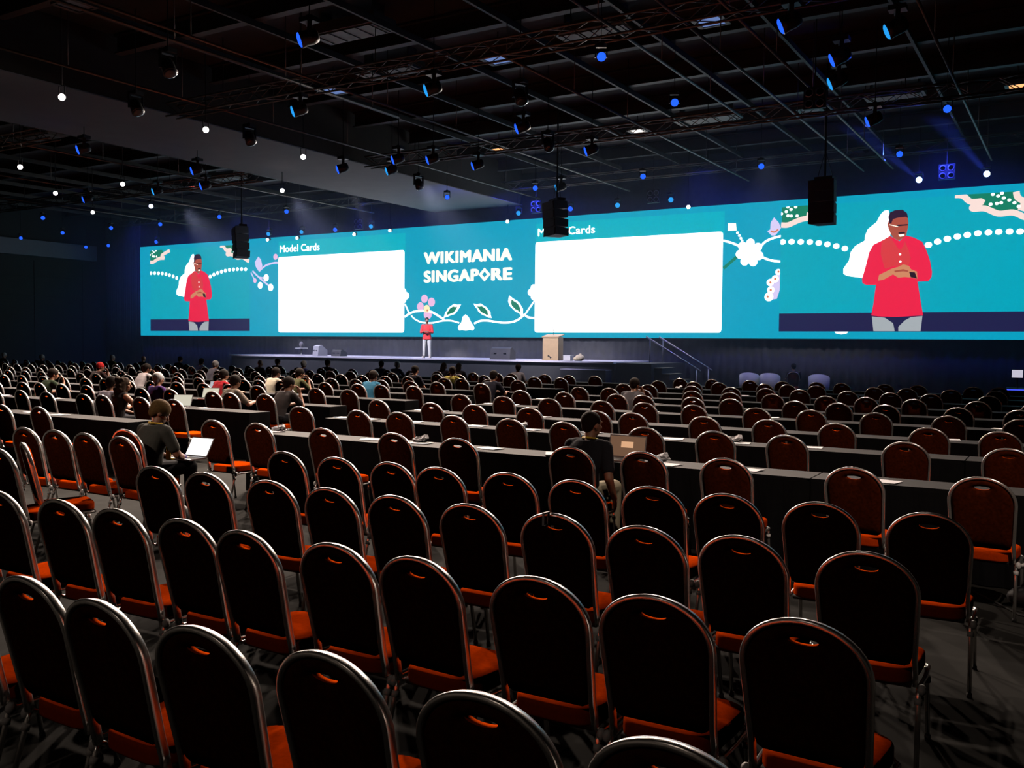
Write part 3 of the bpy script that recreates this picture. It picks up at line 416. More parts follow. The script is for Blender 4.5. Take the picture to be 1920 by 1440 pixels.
def wedge(x, y, wd, h, m, label, rz=0):
    t = empty('stage_monitor', (x, y, ST), rz); tag(t, label, 'speaker', 'floor monitors on the stage')
    prof = [(-.22, 0), (.25, 0), (.25, h * .55), (-.02, h), (-.16, h * .9)]
    vs = [(-wd / 2, a, c) for a, c in prof] + [(wd / 2, a, c) for a, c in prof]; n = len(prof)
    b = MB(); b.add(vs, [tuple(range(n)), tuple(range(2 * n - 1, n - 1, -1))] + [(i, i + n, (i + 1) % n + n, (i + 1) % n) for i in range(n)]); b.build('cabinet', m, t)
    b = MB(); b.box((0, .125, h * .78), (wd * .88, .36, .02), 0, Matrix.Rotation(-math.atan2(h * .45, .27), 3, 'X')); b.build('grille', M_GRL, t)
    b = MB()
    for s in (-.12, .12): b.box((s * wd * 2, -.21, h * .5), (.12, .02, .035))
    b.build('handle', M_BLK, t)
wedge(-30.15, 32.1, .8, .5, M_WHT, 'pale floor monitor on the left part of the stage', -.5)
wedge(-20.0, 31.95, .95, .5, M_GREY, 'dark grey floor monitor on the stage between the speaker and lectern')
wedge(-29.05, 32.2, .55, .3, M_GREY, 'small dark floor monitor right of the pale one on the stage')
tb = empty('side_table', (-31.5, 32.3, ST)); tag(tb, 'small white side table at the left end of the stage', 'table')
b = MB(); b.lathe([(.3, .32), (.31, .34), (.3, .36)], 20); b.build('table_top', M_WHT, tb, True)
b = MB(); b.lathe([(.17, 0), (.17, .02), (.025, .04), (.025, .33)], 14); b.build('pedestal', M_WHT, tb, True)
b = MB(); b.lathe([(.02, 0), (.05, .02), (.09, .1), (.11, .2), (.06, .28), (.01, .3)], 12); tag(b.build('flower_bowl', mat('dull_flowers', (.3, .28, .3), .8, var=.4, scale=20), None, True), 'pale round flower arrangement on the small stage table', 'vase').location = (-31.5, 32.3, ST + .36)
b = MB(); b.box((0, 0, .1), (.32, .28, .2)); b.box((0, 0, .205), (.34, .3, .02)); o = bevel(b.build('white_carton', M_WHT), .01); tag(o, 'small white box on the stage floor right beside the lectern', 'box').location = (-17.05, 32.1, ST)
b = MB(); b.ell((0, 0, .12), (.2, .16, .13)); b.ell((-.12, -.02, .08), (.14, .12, .09)); b.ell((.03, 0, .24), (.06, .05, .05)); o = b.build('soft_bag', mat('cream_cloth', (.75, .62, .42), .9, var=.2), None, True); tag(o, 'cream cloth bag slumped on the stage right of the lectern', 'bag').location = (-16.55, 32.1, ST)

# white tub armchairs on the floor right of the stage
M_TUB = mat('white_leatherette', (.75, .73, .78), .5, var=.06)
def tub():
    t = empty('tub_armchair')
    n = 22; vs = []; fs = []
    for k, (z, r0, r1) in enumerate(((.2, .34, .27), (.5, .36, .28), (.72, .37, .30))):
        for i in range(n + 1):
            a = PI + (-.05 + 1.1 * i / n - .025) * PI; hh = z if z < .6 else .70 + .22 * max(0, math.sin((i / n) * PI)) ** .7
            vs += [(r0 * math.cos(a), r0 * math.sin(a), hh), (r1 * math.cos(a), r1 * math.sin(a), hh)]
    w2 = 2 * (n + 1)
    for k in range(2):
        for i in range(n):
            a = k * w2 + 2 * i
            fs += [(a, a + 2, a + 2 + w2, a + w2), (a + 1, a + 1 + w2, a + 3 + w2, a + 3)]
    for i in range(n): fs += [(2 * w2 + 2 * i, 2 * w2 + 2 * i + 2, 2 * w2 + 2 * i + 3, 2 * w2 + 2 * i + 1), (2 * i, 2 * i + 1, 2 * i + 3, 2 * i + 2)]
    for k in range(2):
        for i in (0, n): a = k * w2 + 2 * i; fs.append((a, a + 1, a + 1 + w2, a + w2))
    b = MB(); b.add(vs, fs); b.build('shell', M_TUB, t, True)
    b = MB(); b.lathe([(.26, .22), (.285, .26), (.285, .4), (.25, .44), (.01, .45)], 20); b.build('seat', M_TUB, t, True)
    for sx in (-1, 1):
        for sy in (-1, 1): b = MB(); b.tube([(sx * .2, sy * .2, .24), (sx * .23, sy * .23, 0)], .018, 8); b.build('leg', M_BLK, t, True)
    return t
t0 = tub()
for i, (x, lab) in enumerate(((-10.36, 'white tub armchair right of the stage stair, leftmost of three'), (-9.6, 'white tub armchair right of the stage stair, middle of three'), (-7.85, 'white tub armchair beyond the person seated by the stage'))):
    t = t0 if i == 0 else copy_tree(t0)
    t.location = (x, 33.8, 0); t.rotation_euler = (0, 0, .25); tag(t, lab, 'armchair', 'white tub armchairs')

# control desk at the far right
dk = empty('control_desk', (-1.1, 27.0, 0)); tag(dk, 'black-draped control desk at the right edge beyond the last chairs', 'desk')
b = MB(); b.box((0, 0, .76), (1.3, .6, .04)); b.build('table_top', M_TOP, dk)
b = MB(); b.box((0, 0, .37), (1.26, .56, .74)); b.build('skirt', M_CLOTH, dk)
mn = empty('small_monitor', (-1.32, 27.05, .78)); tag(mn, 'small bright square monitor on the control desk at the right edge', 'monitor')
b = MB(); b.box((0, 0, .01), (.2, .16, .02)); b.tube([(0, 0, .02), (0, 0, .38)], .015, 8); b.build('stand', M_BLK, mn)
b = MB(); b.box((0, 0, .46), (.27, .04, .22)); b.build('case', M_BLK, mn)
b = MB(); b.box((0, -.022, .46), (.25, .006, .2)); b.build('display', glow('dim_white_display', (.62, .6, .72), .9), mn)
mx = empty('mixing_console', (-1.1, 26.85, .78)); tag(mx, 'low mixing console glowing blue on the control desk', 'console')
b = MB(); b.box((0, 0, .05), (.9, .28, .1), 0, None); b.build('case', M_BLK, mx)
b = MB(); b.box((0, -.145, .06), (.86, .006, .03)); b.build('blue_meter_strip', glow('blue_strip', (.06, .09, .9), 1.2), mx)
# ------------------------------------------------------------------ banquet chairs
def lean(s): return -.185 - .13 * max(0, (s - .40)) / .57 - .02 * max(0, (s - .6)) ** 2
def back_outline(off=0.0, n=16):
    w0, w1, zb, zs, zt = .186 + off, .2 + off, .478 - off, .80, .972 + off
    pts = [(-w0 + .03, zb), (w0 - .03, zb), (w0 - .008, zb + .012), (w0, zb + .04)]
    for i in range(1, 5): pts.append((w0 + (w1 - w0) * i / 4, zb + .04 + (zs - zb - .04) * i / 4))
    for i in range(1, n): a = PI * i / n; pts.append((w1 * math.cos(a) if abs(math.cos(a)) > 1e-6 else 0, zs + (zt - zs) * math.sin(a) ** .95))
    for i in range(4, -1, -1): pts.append((-(w0 + (w1 - w0) * i / 4), zb + .04 + (zs - zb - .04) * i / 4))
    pts.append((-w0 + .008, zb + .012)); return pts
def chair_meshes(lo=False):
    P = {}
    out = back_outline(0, 8 if lo else 16); hc = (0, .917); n = len(out); b = MB()
    hole = []
    for x, z in out:
        a = math.atan2((z - hc[1]) / .3, x / .6); hole.append((.052 * math.cos(a), hc[1] + .017 * math.sin(a) * (1.0 if math.sin(a) < 0 else .55)))
    ts = (0, .5, 1) if lo else (0, .12, .45, .85, 1)
    th = {0: .013, .12: .02, .45: .03, .5: .028, .85: .024, 1: .010}
    K = len(ts)
    for side in (1, -1):
        vs = []
        for t in ts:
            for (x, z), (hx, hz) in zip(out, hole):
                X, Z = hx + (x - hx) * t, hz + (z - hz) * t; vs.append((X, lean(Z) + side * th[t] * (.9 if side < 0 else 1.15), Z))
        fs = [(k * n + i, k * n + (i + 1) % n, (k + 1) * n + (i + 1) % n, (k + 1) * n + i) for k in range(K - 1) for i in range(n)]
        if side > 0: fs = [f[::-1] for f in fs]
        b.add(vs, fs, 0 if side < 0 else 1)
    m = K * n
    for k, mi in ((0, 2), (K - 1, 0)):
        for i in range(n):
            a, c = k * n + i, k * n + (i + 1) % n; b.f.append((a, c, c + m, a + m) if k == 0 else (a, a + m, c + m, c)); b.m.append(mi)
    P['backrest'] = (b, [M_BACK, M_FAB, M_LIP])
    # silver oval tube round the back
    o2 = back_outline(.0115, 8 if lo else 20); top = [(.2, .39), (.2, .45)] + o2[3:-1] + [(-.2, .45), (-.2, .39)]
    path = [Vector((x, lean(z) - .002, z)) for x, z in top]
    prof = [(-.019, -.006), (-.014, -.0105), (.014, -.0105), (.019, -.006), (.019, .006), (.014, .0105), (-.014, .0105), (-.019, .006)]
    if lo: prof = [(-.019, -.010), (.019, -.010), (.019, .010), (-.019, .010)]
    b = MB(); b.sweep(path, prof, 0, sidevec=(0, 1, -.2)); P['back_frame'] = (b, [M_CHROME])
    # seat cushion: rounded trapezoid with a soft top
    b = MB(); ring = []; ns = 16 if lo else 28
    for i in range(ns):
        a = 2 * PI * i / ns; c, s = math.cos(a), math.sin(a); x = math.copysign(abs(c) ** .45, c); y = math.copysign(abs(s) ** .45, s)
        ring.append((x * (.205 + .018 * y), .015 + .215 * y))
    lev = ((.985, .385), (1.0, .392), (1.0, .40), (1.0, .43), (.998, .438), (.985, .447), (.95, .453), (.6, .457)) if not lo else ((.99, .385), (1, .39), (1, .43), (.96, .453))
    vs = [(x * q, .015 + (y - .015) * q, z) for q, z in lev for x, y in ring] + [(0, .015, lev[-1][1] + .002)]; fs = []
    for k in range(len(lev) - 1): fs += [(k * ns + i, k * ns + (i + 1) % ns, (k + 1) * ns + (i + 1) % ns, (k + 1) * ns + i) for i in range(ns)]
    k = (len(lev) - 1) * ns; fs += [(k + i, k + (i + 1) % ns, len(vs) - 1) for i in range(ns)] + [tuple(range(ns - 1, -1, -1))]
    b.add(vs, fs); P['seat'] = (b, [M_FAB])
    b = MB(); b.box((0, .015, .378), (.36, .36, .022)); P['seat_pan'] = (b, [M_PAN])
    b = MB(); b.tube([(.2, -.19, .395), (.212, -.15, .37), (.222, .0, .37), (.222, .17, .37), (.19, .22, .37), (-.19, .22, .37), (-.222, .17, .37), (-.222, 0, .37), (-.212, -.15, .37), (-.2, -.19, .395)], .011, 5 if lo else 8); P['seat_frame'] = (b, [M_CHROME])
    for nm, a, c in (('rear', (.213, -.178, .385), (.222, -.285, .0)), ('front', (.215, .16, .37), (.222, .225, .0))):
        for s in (-1, 1):
            q = lambda p: Vector((p[0] * s, p[1], p[2])); b = MB(); A, Bq = q(a), q(c)
            b.tube([A, A.lerp(Bq, .12), Bq.lerp(A, .06)], .0115, 5 if lo else 10)
            if not lo:
                b.tube([A.lerp(Bq, .13), A.lerp(Bq, .2)], .0175, 10, 2)
                if nm == 'rear': b.ell(A + Vector((s * .014, -.006, -.012)), (.02, .024, .026), 10, 6, 2)
                b.tube([Bq.lerp(A, .06), Bq], .0145, 10, 1)
            else: b.tube([Bq.lerp(A, .06), Bq], .0145, 5, 1)
            P['leg_%s%d' % (nm, s)] = (b, [M_CHROME, M_RUB, M_KNOB])
    return P
PR = chair_meshes(False)
proto = empty('banquet_chair')
for k, (b, ms) in PR.items(): b.build('leg' if k.startswith('leg') else k, ms, proto, True)
# the same chair in one piece for the far rows, where its parts are too small to see
PL = chair_meshes(True); far_b = MB(); allm = [M_BACK, M_FAB, M_LIP, M_CHROME, M_PAN, M_RUB, M_KNOB]
for k, (b, ms) in PL.items(): mp = [allm.index(m) for m in ms]; kk = len(far_b.v); far_b.v += b.v; far_b.f += [tuple(i + kk for i in f) for f in b.f]; far_b.m += [mp[i] for i in b.m]
FAR_ME = far_b.mesh('banquet_chair', allm, True)
USED = [False]; LABELS = set()
def chair(x, y, rz, label, group, full=True):
    if full:
        c = copy_tree(proto, (x, y, 0), rz) if USED[0] else proto
        USED[0] = True; c.location = (x, y, 0); c.rotation_euler = (0, 0, rz)
    else:
        c = link('banquet_chair', FAR_ME); c.location = (x, y, 0); c.rotation_euler = (0, 0, rz)
    return tag(c, label, 'chair', group)
ROWN = {'A': 'row nearest the camera', 'B': 'second row from the camera', 'C': 'third row from the camera', 'D': 'fourth row from the camera'}
TN = {k: nth(i + 1) for i, k in enumerate('EFGHIJKLM')}
rj = random.Random(3)
for k, (y, xs) in NEAR.items():
    xs = sorted(xs, reverse=True)
    for i, x in enumerate(xs):
        chair(x, y + rj.uniform(-.03, .03), rj.uniform(-.04, .04), 'dark red banquet chair in the %s, %s from its right end' % (ROWN[k], nth(i + 1)), 'loose chairs without tables')
chair(-8.2, 6.22, .06, 'banquet chair under the bearded man with a laptop on his lap', 'loose chairs without tables')
chair(-7.68, 4.92, -.42, 'banquet chair turned sideways in the gap of the third row, orange seat fully shown', 'loose chairs without tables')
PX = {k: [] for k in FAR}
for nm, k, x, y in PEOPLE: PX[k].append(x)
EXTRA = {'F': [-13.62]}
for k, (y, rx, lx) in FAR.items():
    rx = [x for x in rx if not (k == 'E' and x < -9)]
    full = k in 'EFG'
    for xs, side in ((rx, 0), (lx, 1)):
        xs = list(xs)
        for p in PX[k] + EXTRA.get(k, []):               # a seated person's chair stands under the person
            j = min(range(len(xs)), key=lambda i: abs(xs[i] - p))
            if abs(xs[j] - p) < .6: xs[j] = p
        xs.sort(reverse=True)
        for a in range(1, len(xs)):                      # keep neighbours apart
            if xs[a - 1] - xs[a] < .52: xs[a] = xs[a - 1] - .52
        for i, x in enumerate(xs):
            if side == 0: lab = 'banquet chair in the %s table row, right block, %s from the right end' % (TN[k], nth(i + 1))
            else: lab = 'banquet chair in the %s table row, left block, %s from the aisle' % (TN[k], nth(i + 1))
            chair(x, y + rj.uniform(-.04, .04), rj.uniform(-.06, .06), lab, 'chairs along the tables, %s block' % ('left' if side else 'right'), full)

chair(-8.75, 33.7, .3, 'banquet chair under the dark-clothed person beside the white armchairs', 'loose chairs without tables', False)
# ------------------------------------------------------------------ clothed tables
TW, TD, TH = 1.735, .45, .745
def table_mesh(W):
    b = MB(); b.box((0, TD / 2, TH - .012), (W, TD, .024))
    n = max(8, int(W * 22)); vs = []; fs = []; per = []
    for i in range(n): per.append((-W / 2 + W * i / n, 0, 0, -1))
    for i in range(8): per.append((W / 2, TD * i / 8, 1, 0))
    for i in range(n): per.append((W / 2 - W * i / n, TD, 0, 1))
    for i in range(8): per.append((-W / 2, TD - TD * i / 8, -1, 0))
    m = len(per)
    for z, amp in ((TH + .003, 0), (TH - .03, .002), (TH - .3, .008), (.01, .016)):
        for i, (x, y, nx, ny) in enumerate(per):
            a = amp * (math.sin(i * 1.3) + .5 * math.sin(i * .37 + 1)) + (.003 if z < TH else 0); a = min(a, .016) if nx == 0 else min(a, .004)
            vs.append((x + nx * a, y + ny * a, z))
    for k in range(3): fs += [(k * m + i, (k + 1) * m + i, (k + 1) * m + (i + 1) % m, k * m + (i + 1) % m) for i in range(m)]
    fs.append(tuple(range(m))); c = MB(); c.add(vs, fs, 0); c.m[-1] = 1
    return b.mesh('table', [M_TOP]), c.mesh('table_cloth', [M_CLOTH, M_TOP])
TM = {}
def table(x0, x1, y, label, group):
    W = round(x1 - x0 - .012, 3)
    if W not in TM: TM[W] = table_mesh(W)
    t = link('narrow_table', TM[W][0]); t.location = ((x0 + x1) / 2, y, 0); c = link('table_cloth', TM[W][1], t)
    return tag(t, label, 'table', group)
ROWY = {k: FAR[k][0] - .31 + .95 for k in FAR}
for k in FAR:
    e0 = -.21 if k == 'E' else -.95 if k != 'M' else -.95
    edges = [e0 - 1.74 * i for i in range(0, 6)]
    if k != 'E': edges = [.79] + edges
    segs = [(edges[i + 1], edges[i]) for i in range(len(edges) - 1)]
    for i, (a, c) in enumerate(segs): table(a, c, ROWY[k], 'black-clothed table in the %s table row, right block, %s from the right end' % (TN[k], nth(i + 1)), 'tables of the right block')
    lo = min(FAR[k][2]) - .5; i = 0
    while -11.25 - 1.74 * i > lo:
        table(-11.25 - 1.74 * (i + 1), -11.25 - 1.74 * i, ROWY[k], 'black-clothed table in the %s table row, left block, %s from the aisle' % (TN[k], nth(i + 1)), 'tables of the left block'); i += 1

# papers on the tables
cnt = {}
def paper_mesh(sd):
    r = random.Random(sd); b = MB(); nx, ny = 5, 4; vs = []
    for t in (0, .004):
        for j in range(ny + 1):
            for i in range(nx + 1):
                x, y = -.13 + .26 * i / nx, -.09 + .18 * j / ny; vs.append((x, y, .002 + t + .006 * (x / .13) ** 2 * r.random()))
    m = (nx + 1) * (ny + 1); fs = []
    for j in range(ny):
        for i in range(nx):
            a = j * (nx + 1) + i; fs += [(a, a + nx + 1, a + nx + 2, a + 1), (m + a, m + a + 1, m + a + nx + 2, m + a + nx + 1)]
    per = list(range(nx)) + [j * (nx + 1) + nx for j in range(ny)] + [ny * (nx + 1) + i for i in range(nx, 0, -1)] + [j * (nx + 1) for j in range(ny, 0, -1)]
    for i in range(len(per)): a, c = per[i], per[(i + 1) % len(per)]; fs.append((a, c, c + m, a + m))
    b.add(vs, fs); return b.mesh('paper_sheet', [M_PAPER])
PMS = [paper_mesh(i) for i in range(5)]
def crumple(sd):
    r = random.Random(sd); b = MB(); b.ell((0, 0, .03), (.09, .06, .03), 9, 6); b.ell((.06, .01, .045), (.05, .05, .04), 8, 5)
    b.v = [(x + r.uniform(-.014, .014), y + r.uniform(-.014, .014), max(.001, z + r.uniform(-.012, .012))) for x, y, z in b.v]; return b.mesh('crumpled_napkin', [M_PAPER])
CMS = [crumple(i) for i in range(3)]
def place_word(x, k):
    side = 'left' if x < -11 else 'right'
    return side
for items, nm, meshes, cat, what in ((PAPERS, 'paper_sheet', PMS, 'paper', 'white paper sheet'), (CRUMPLED, 'crumpled_napkin', CMS, 'napkin', 'crumpled white napkin')):
    by = {}
    for x, y, k in items: by.setdefault((k, 'left' if x < -11 else 'right'), []).append((x, y))
    for (k, sd), L in by.items():
        L.sort(reverse=True); last = None
        for i, (x, y) in enumerate(L):
            if last is not None and last - x < .28: x = last - .28
            last = x
            if sd == 'right': x = min(max(x, -8.7 if k == 'E' else -9.45), -.45)
            else: x = min(x, -11.45)
            o = link(nm, meshes[(i + ord(k)) % len(meshes)]); o.location = (x, y, TH + .004); o.rotation_euler = (0, 0, rj.uniform(-.25, .25))
            tag(o, '%s on the %s table row, %s block%s' % (what, TN[k], sd, ', %s from the right' % nth(i + 1) if len(L) > 1 else ''), cat, 'papers on the tables' if cat == 'paper' else 'napkins on the tables')
b = MB(); b.box((0, 0, .012), (.34, .26, .018)); o = bevel(b.build('grey_folder', mat('grey_folder', (.35, .34, .36), .6, var=.05)), .004)
o.location = (-4.5, ROWY['E'] + .2, TH + .004); o.rotation_euler = (0, 0, .5); tag(o, 'large grey folder lying on the nearest table left of the man in the black shirt', 'folder')

b = MB(); b.box((0, 0, .03), (.013, .062, .006)); b.box((0, -.028, -.005), (.013, .004, .07)); b.box((0, .028, -.005), (.013, .004, .07)); b.box((0, 0, -.038), (.013, .06, .004))
o = b.build('paper_tag', M_PAPER); o.location = (-2.37, 4.55 - .318, .972); tag(o, 'small white tag looped over the top of a third-row chair back', 'tag')
# bags and a cable on the carpet
M_BAG = mat('black_nylon', (.012, .012, .014), .6, var=.3, scale=12)
t = empty('backpack', (-7.02, 5.6, 0), .5); tag(t, 'black backpack slumped on the floor in the gap beside the third-row chairs', 'backpack')
b = MB(); b.ell((0, 0, .2), (.16, .12, .2), 18, 12); b.ell((0, -.1, .14), (.11, .06, .1), 14, 10); b.build('sack', M_BAG, t, True)
b = MB()
for sx in (-.07, .07): b.sweep([(sx, .1, .34), (sx * 1.3, .19, .28), (sx * 1.4, .17, .14), (sx * 1.2, .1, .06)], [(-.018, -.004), (.018, -.004), (.018, .004), (-.018, .004)])
b.tube([(-.03, .06, .38), (0, .08, .43), (.03, .06, .38)], .008, 6); b.build('strap', M_BAG, t, True)
t = empty('holdall', (-.2, 7.62, 0), .2); tag(t, 'small dark bag on the floor under the rightmost chairs at the nearest table', 'bag')
b = MB(); b.ell((0, 0, .09), (.2, .1, .09), 16, 10); b.build('sack', M_BAG, t, True)
b = MB(); b.tube([(-.1, 0, .16), (-.06, 0, .24), (.06, 0, .24), (.1, 0, .16)], .009, 6); b.build('handle', M_BAG, t, True)
b = MB(); b.tube([(-1.1, 8.05, .008), (-.66, 7.98, .008), (-.3, 7.4, .008), (.3, 7.2, .008), (.9, 7.3, .008)], .008, 6); tag(b.build('floor_cable', M_RUB, None, True), 'thin black cable on the carpet behind the small dark bag', 'cable')

# ------------------------------------------------------------------ ceiling fittings
BLUE = glow('blue_lens', (.015, .10, 1.0), 1.5); BLUEW = glow('blue_white_lens', (.55, .65, 1.0), 5.0); WHITE_L = glow('white_lens', (1, .93, .9), 12.0); DARKL = mat('unlit_lens', (.05, .05, .06), .15)
CY = glow('cyan_lens', (.02, .33, .85), 1.1); BIG = glow('bright_blue_lens', (.45, .65, 1.0), 9.0); BLUE2 = glow('deep_blue_lens', (.01, .04, .55), 1.6)
def head_mesh():
    P = {}
    b = MB(); b.box((0, 0, .36), (.34, .26, .1)); b.box((0, 0, .43), (.1, .1, .06)); P['base'] = b
    b = MB()
    for s in (-1, 1): b.box((s * .2, 0, .13), (.035, .09, .38))
    b.box((0, 0, .3), (.43, .12, .04)); P['yoke'] = b
    b = MB(); b.lathe([(.09, -.2), (.14, -.17), (.165, -.05), (.16, .1), (.175, .2), (.165, .205)], 18); P['head'] = b
    b = MB(); b.lathe([(.158, .2), (.15, .225), (.11, .245), (.05, .255), (.005, .257)], 18); P['lens'] = b
    return P
HP = head_mesh(); HM = {k: b.mesh(k, [M_BLK], k in ('head', 'lens')) for k, b in HP.items()}
LM = {}
def lens_mesh(m):
    if m.name not in LM: LM[m.name] = HP['lens'].mesh('lens', [m], True)
    return LM[m.name]
ROD = {}
def moving_head(x, y, z, aim, m, label, group, ztop=9.6, sc=1.0):
    t = empty('moving_head_light', (x, y, z)); tag(t, label, 'stage light', group); t.scale = (sc,) * 3; ztop = z + (ztop - z) / sc
    d = Vector(aim).normalized(); yaw = math.atan2(d.y, d.x) + PI / 2
    link('base', HM['base'], t)
    yk = link('yoke', HM['yoke'], t); yk.rotation_euler = (0, 0, yaw)
    q = d.to_track_quat('Z', 'X'); h = link('head', HM['head'], t); h.rotation_mode = 'QUATERNION'; h.rotation_quaternion = q
    link('lens', lens_mesh(m), h)
    k = round(ztop - z, 2)
    if k > .5:
        if k not in ROD: b = MB(); b.tube([(0, 0, .44), (0, 0, k)], .014, 6); ROD[k] = b.mesh('drop_rod', [M_BLK])
        link('drop_rod', ROD[k], t)
    return t
seen = {}
HEADS_S = sorted(HEADS, key=lambda h: h[1] / h[2])
KW = {'stripe': 'moving head light, blue lens turned sideways', 'dark': 'unlit black moving head light', 'blue': 'small moving head light, blue lens facing the seats', 'white': 'moving head light with a whitish blue lens'}
tot = {k: sum(1 for h in HEADS if h[0] == k) for k in KW}
for k, x, y, z in HEADS_S:
    seen[k] = seen.get(k, 0) + 1; view = Vector((-x, -y, 1.83 - z)).normalized(); side = Vector((-view.y, view.x, 0)).normalized()
    if k == 'stripe': aim = side * (1 if x < -9 else .8) * -1 + view * .03 + Vector((0, 0, -.35)); m = BLUE if seen[k] % 3 else CY
    elif k == 'dark': aim = (side * .3 + view * .5 + Vector((0, 0, -.8))); m = DARKL
    else: aim = view + Vector((.1, 0, -.15)); m = BLUEW if k == 'white' else BLUE
    moving_head(x, y, z, aim, m, KW[k] + (', %s of its kind from the left' % nth(seen[k]) if tot[k] > 1 else ', left of the middle'), 'moving head lights under the ceiling', 7.96 if -25.8 < x < -21 else 9.6, .85 if k in ('stripe', 'dark') else .55)
for i, (x, y, z) in enumerate(sorted(FRONTBLUE)):
    moving_head(x, y, z, (.4, -1, -.3), CY if i % 3 else BLUE, 'small blue-lit moving head just above the video wall, %s from the left' % nth(i + 1), 'lights above the video wall', 9.6, .62)
for i, (x, y, z) in enumerate(sorted(FRONTBIG)):
    t = moving_head(x, y, z, (.15, -1, -.18), BIG, ('left' if i == 0 else 'right') + ' one of two glaring blue-white beam lights above the right end of the video wall', 'lights above the video wall', 9.6, .62)
def can(x, y, z, label, ztop, lensm, aim, r=.1, group='white spotlights'):
    t = empty('spotlight', (x, y, z)); tag(t, label, 'spotlight', group)
    q = Vector(aim).normalized().to_track_quat('Z', 'X'); M = q.to_matrix().to_4x4()
    b = MB(); b.lathe([(r * .5, -.3), (r * .8, -.26), (r * .85, 0), (r, .02), (r, .12)], 14, 0, M); b.build('barrel', M_BLK, t, True)
    b = MB(); b.lathe([(r * .97, .105), (r * .8, .13), (.004, .14)], 14, 0, M); b.build('lens', lensm, t, True)
    b = MB(); b.tube([(-r * 1.2, 0, -.02), (-r * 1.2, 0, .25), (r * 1.2, 0, .25), (r * 1.2, 0, -.02)], .012, 6); b.tube([(0, 0, .25), (0, 0, ztop - z)], .013, 6); b.build('bracket', M_BLK, t)
for i, (x, y, z) in enumerate(sorted(CANS, key=lambda c: c[0] / c[1])):
    can(x, y, z, 'glaring white spotlight hanging left of the screens, %s from the left' % nth(i + 1), 7.96 if -25.8 < x < -21 else 9.6, WHITE_L, (-x, -y, -4.5 - .12 * y), .085)
for i, (x, y, z) in enumerate(sorted(EDGE)):
    can(x, y, z + .02, 'small white spot on the top edge of the video wall, %s from the left' % nth(i + 1), 9.6, WHITE_L, (.5, -1, -.2), .085, 'white spots on the video wall edge')
for i, (x, y, z) in enumerate(sorted(BLINDERS)):
    t = empty('blinder_light', (x, y, z)); tag(t, 'unlit four-lamp blinder light %s' % ('on the far lighting truss' if y < 30 else 'above the video wall, %s from the left' % nth(i + 1)), 'stage light', 'four-lamp blinders')
    b = MB(); b.box((0, .03, 0), (.5, .1, .5)); b.tube([(0, 0, .25), (0, 0, 9.6 - z)], .014, 6); b.build('housing', M_BLK, t)
    for sx in (-1, 1):
        for sz in (-1, 1): b = MB(); b.lathe([(.1, 0), (.11, .02), (.07, -.005), (.004, -.03)], 14, 0, Matrix.Translation((sx * .125, -.02, sz * .125)) @ Matrix.Rotation(PI / 2, 4, 'X')); b.build('lamp', mat('grey_reflector', (.3, .29, .33), .3, .6), t, True)
DG = {'white': glow('warm_ceiling_panel', (1, .9, .84), 2.2), 'orange': glow('orange_ceiling_panel', (1, .42, .16), 1.6), 'red': glow('red_ceiling_panel', (1, .10, .05), 1.3), 'cool': glow('cool_ceiling_panel', (.16, .25, .55), .8), 'off': mat('grey_ceiling_panel', (.45, .40, .42), .6)}
dn = {}
for k, x, y, z in sorted(DIFFUSERS, key=lambda d: d[1] / d[2]):
    dn[k] = dn.get(k, 0) + 1
    y = min(y, 35.2); t = empty('ceiling_panel', (x, y, 8.93)); c = sum(1 for d in DIFFUSERS if d[0] == k)
    tag(t, {'white': 'lit white', 'orange': 'orange-glowing', 'red': 'red-glowing', 'cool': 'bluish', 'off': 'unlit grey'}[k] + ' square ceiling panel' + (', %s from the left of its colour' % nth(dn[k]) if c > 1 else ' near the soffit'), 'ceiling panel', 'square ceiling panels')
    b = MB(); s = .62 if k in ('cool', 'off') else .5
    for sx, sy, a, c2 in ((0, -1, s, .05), (0, 1, s, .05), (-1, 0, .05, s), (1, 0, .05, s)): b.box((sx * s / 2, sy * s / 2, 0), (a + .05, c2, .06))
    b.box((0, 0, .04), (s, s, .02)); b.tube([(0, 0, .05), (0, 0, .68)], .02, 6); b.build('frame', M_TRUSS, t)
    b = MB(); b.box((0, 0, .005), (s - .04, s - .04, .02)); b.build('diffuser', DG[k], t)
M_GREY2 = mat('perforated_grey_grille', (.15, .14, .17), .7, var=.15, scale=60)
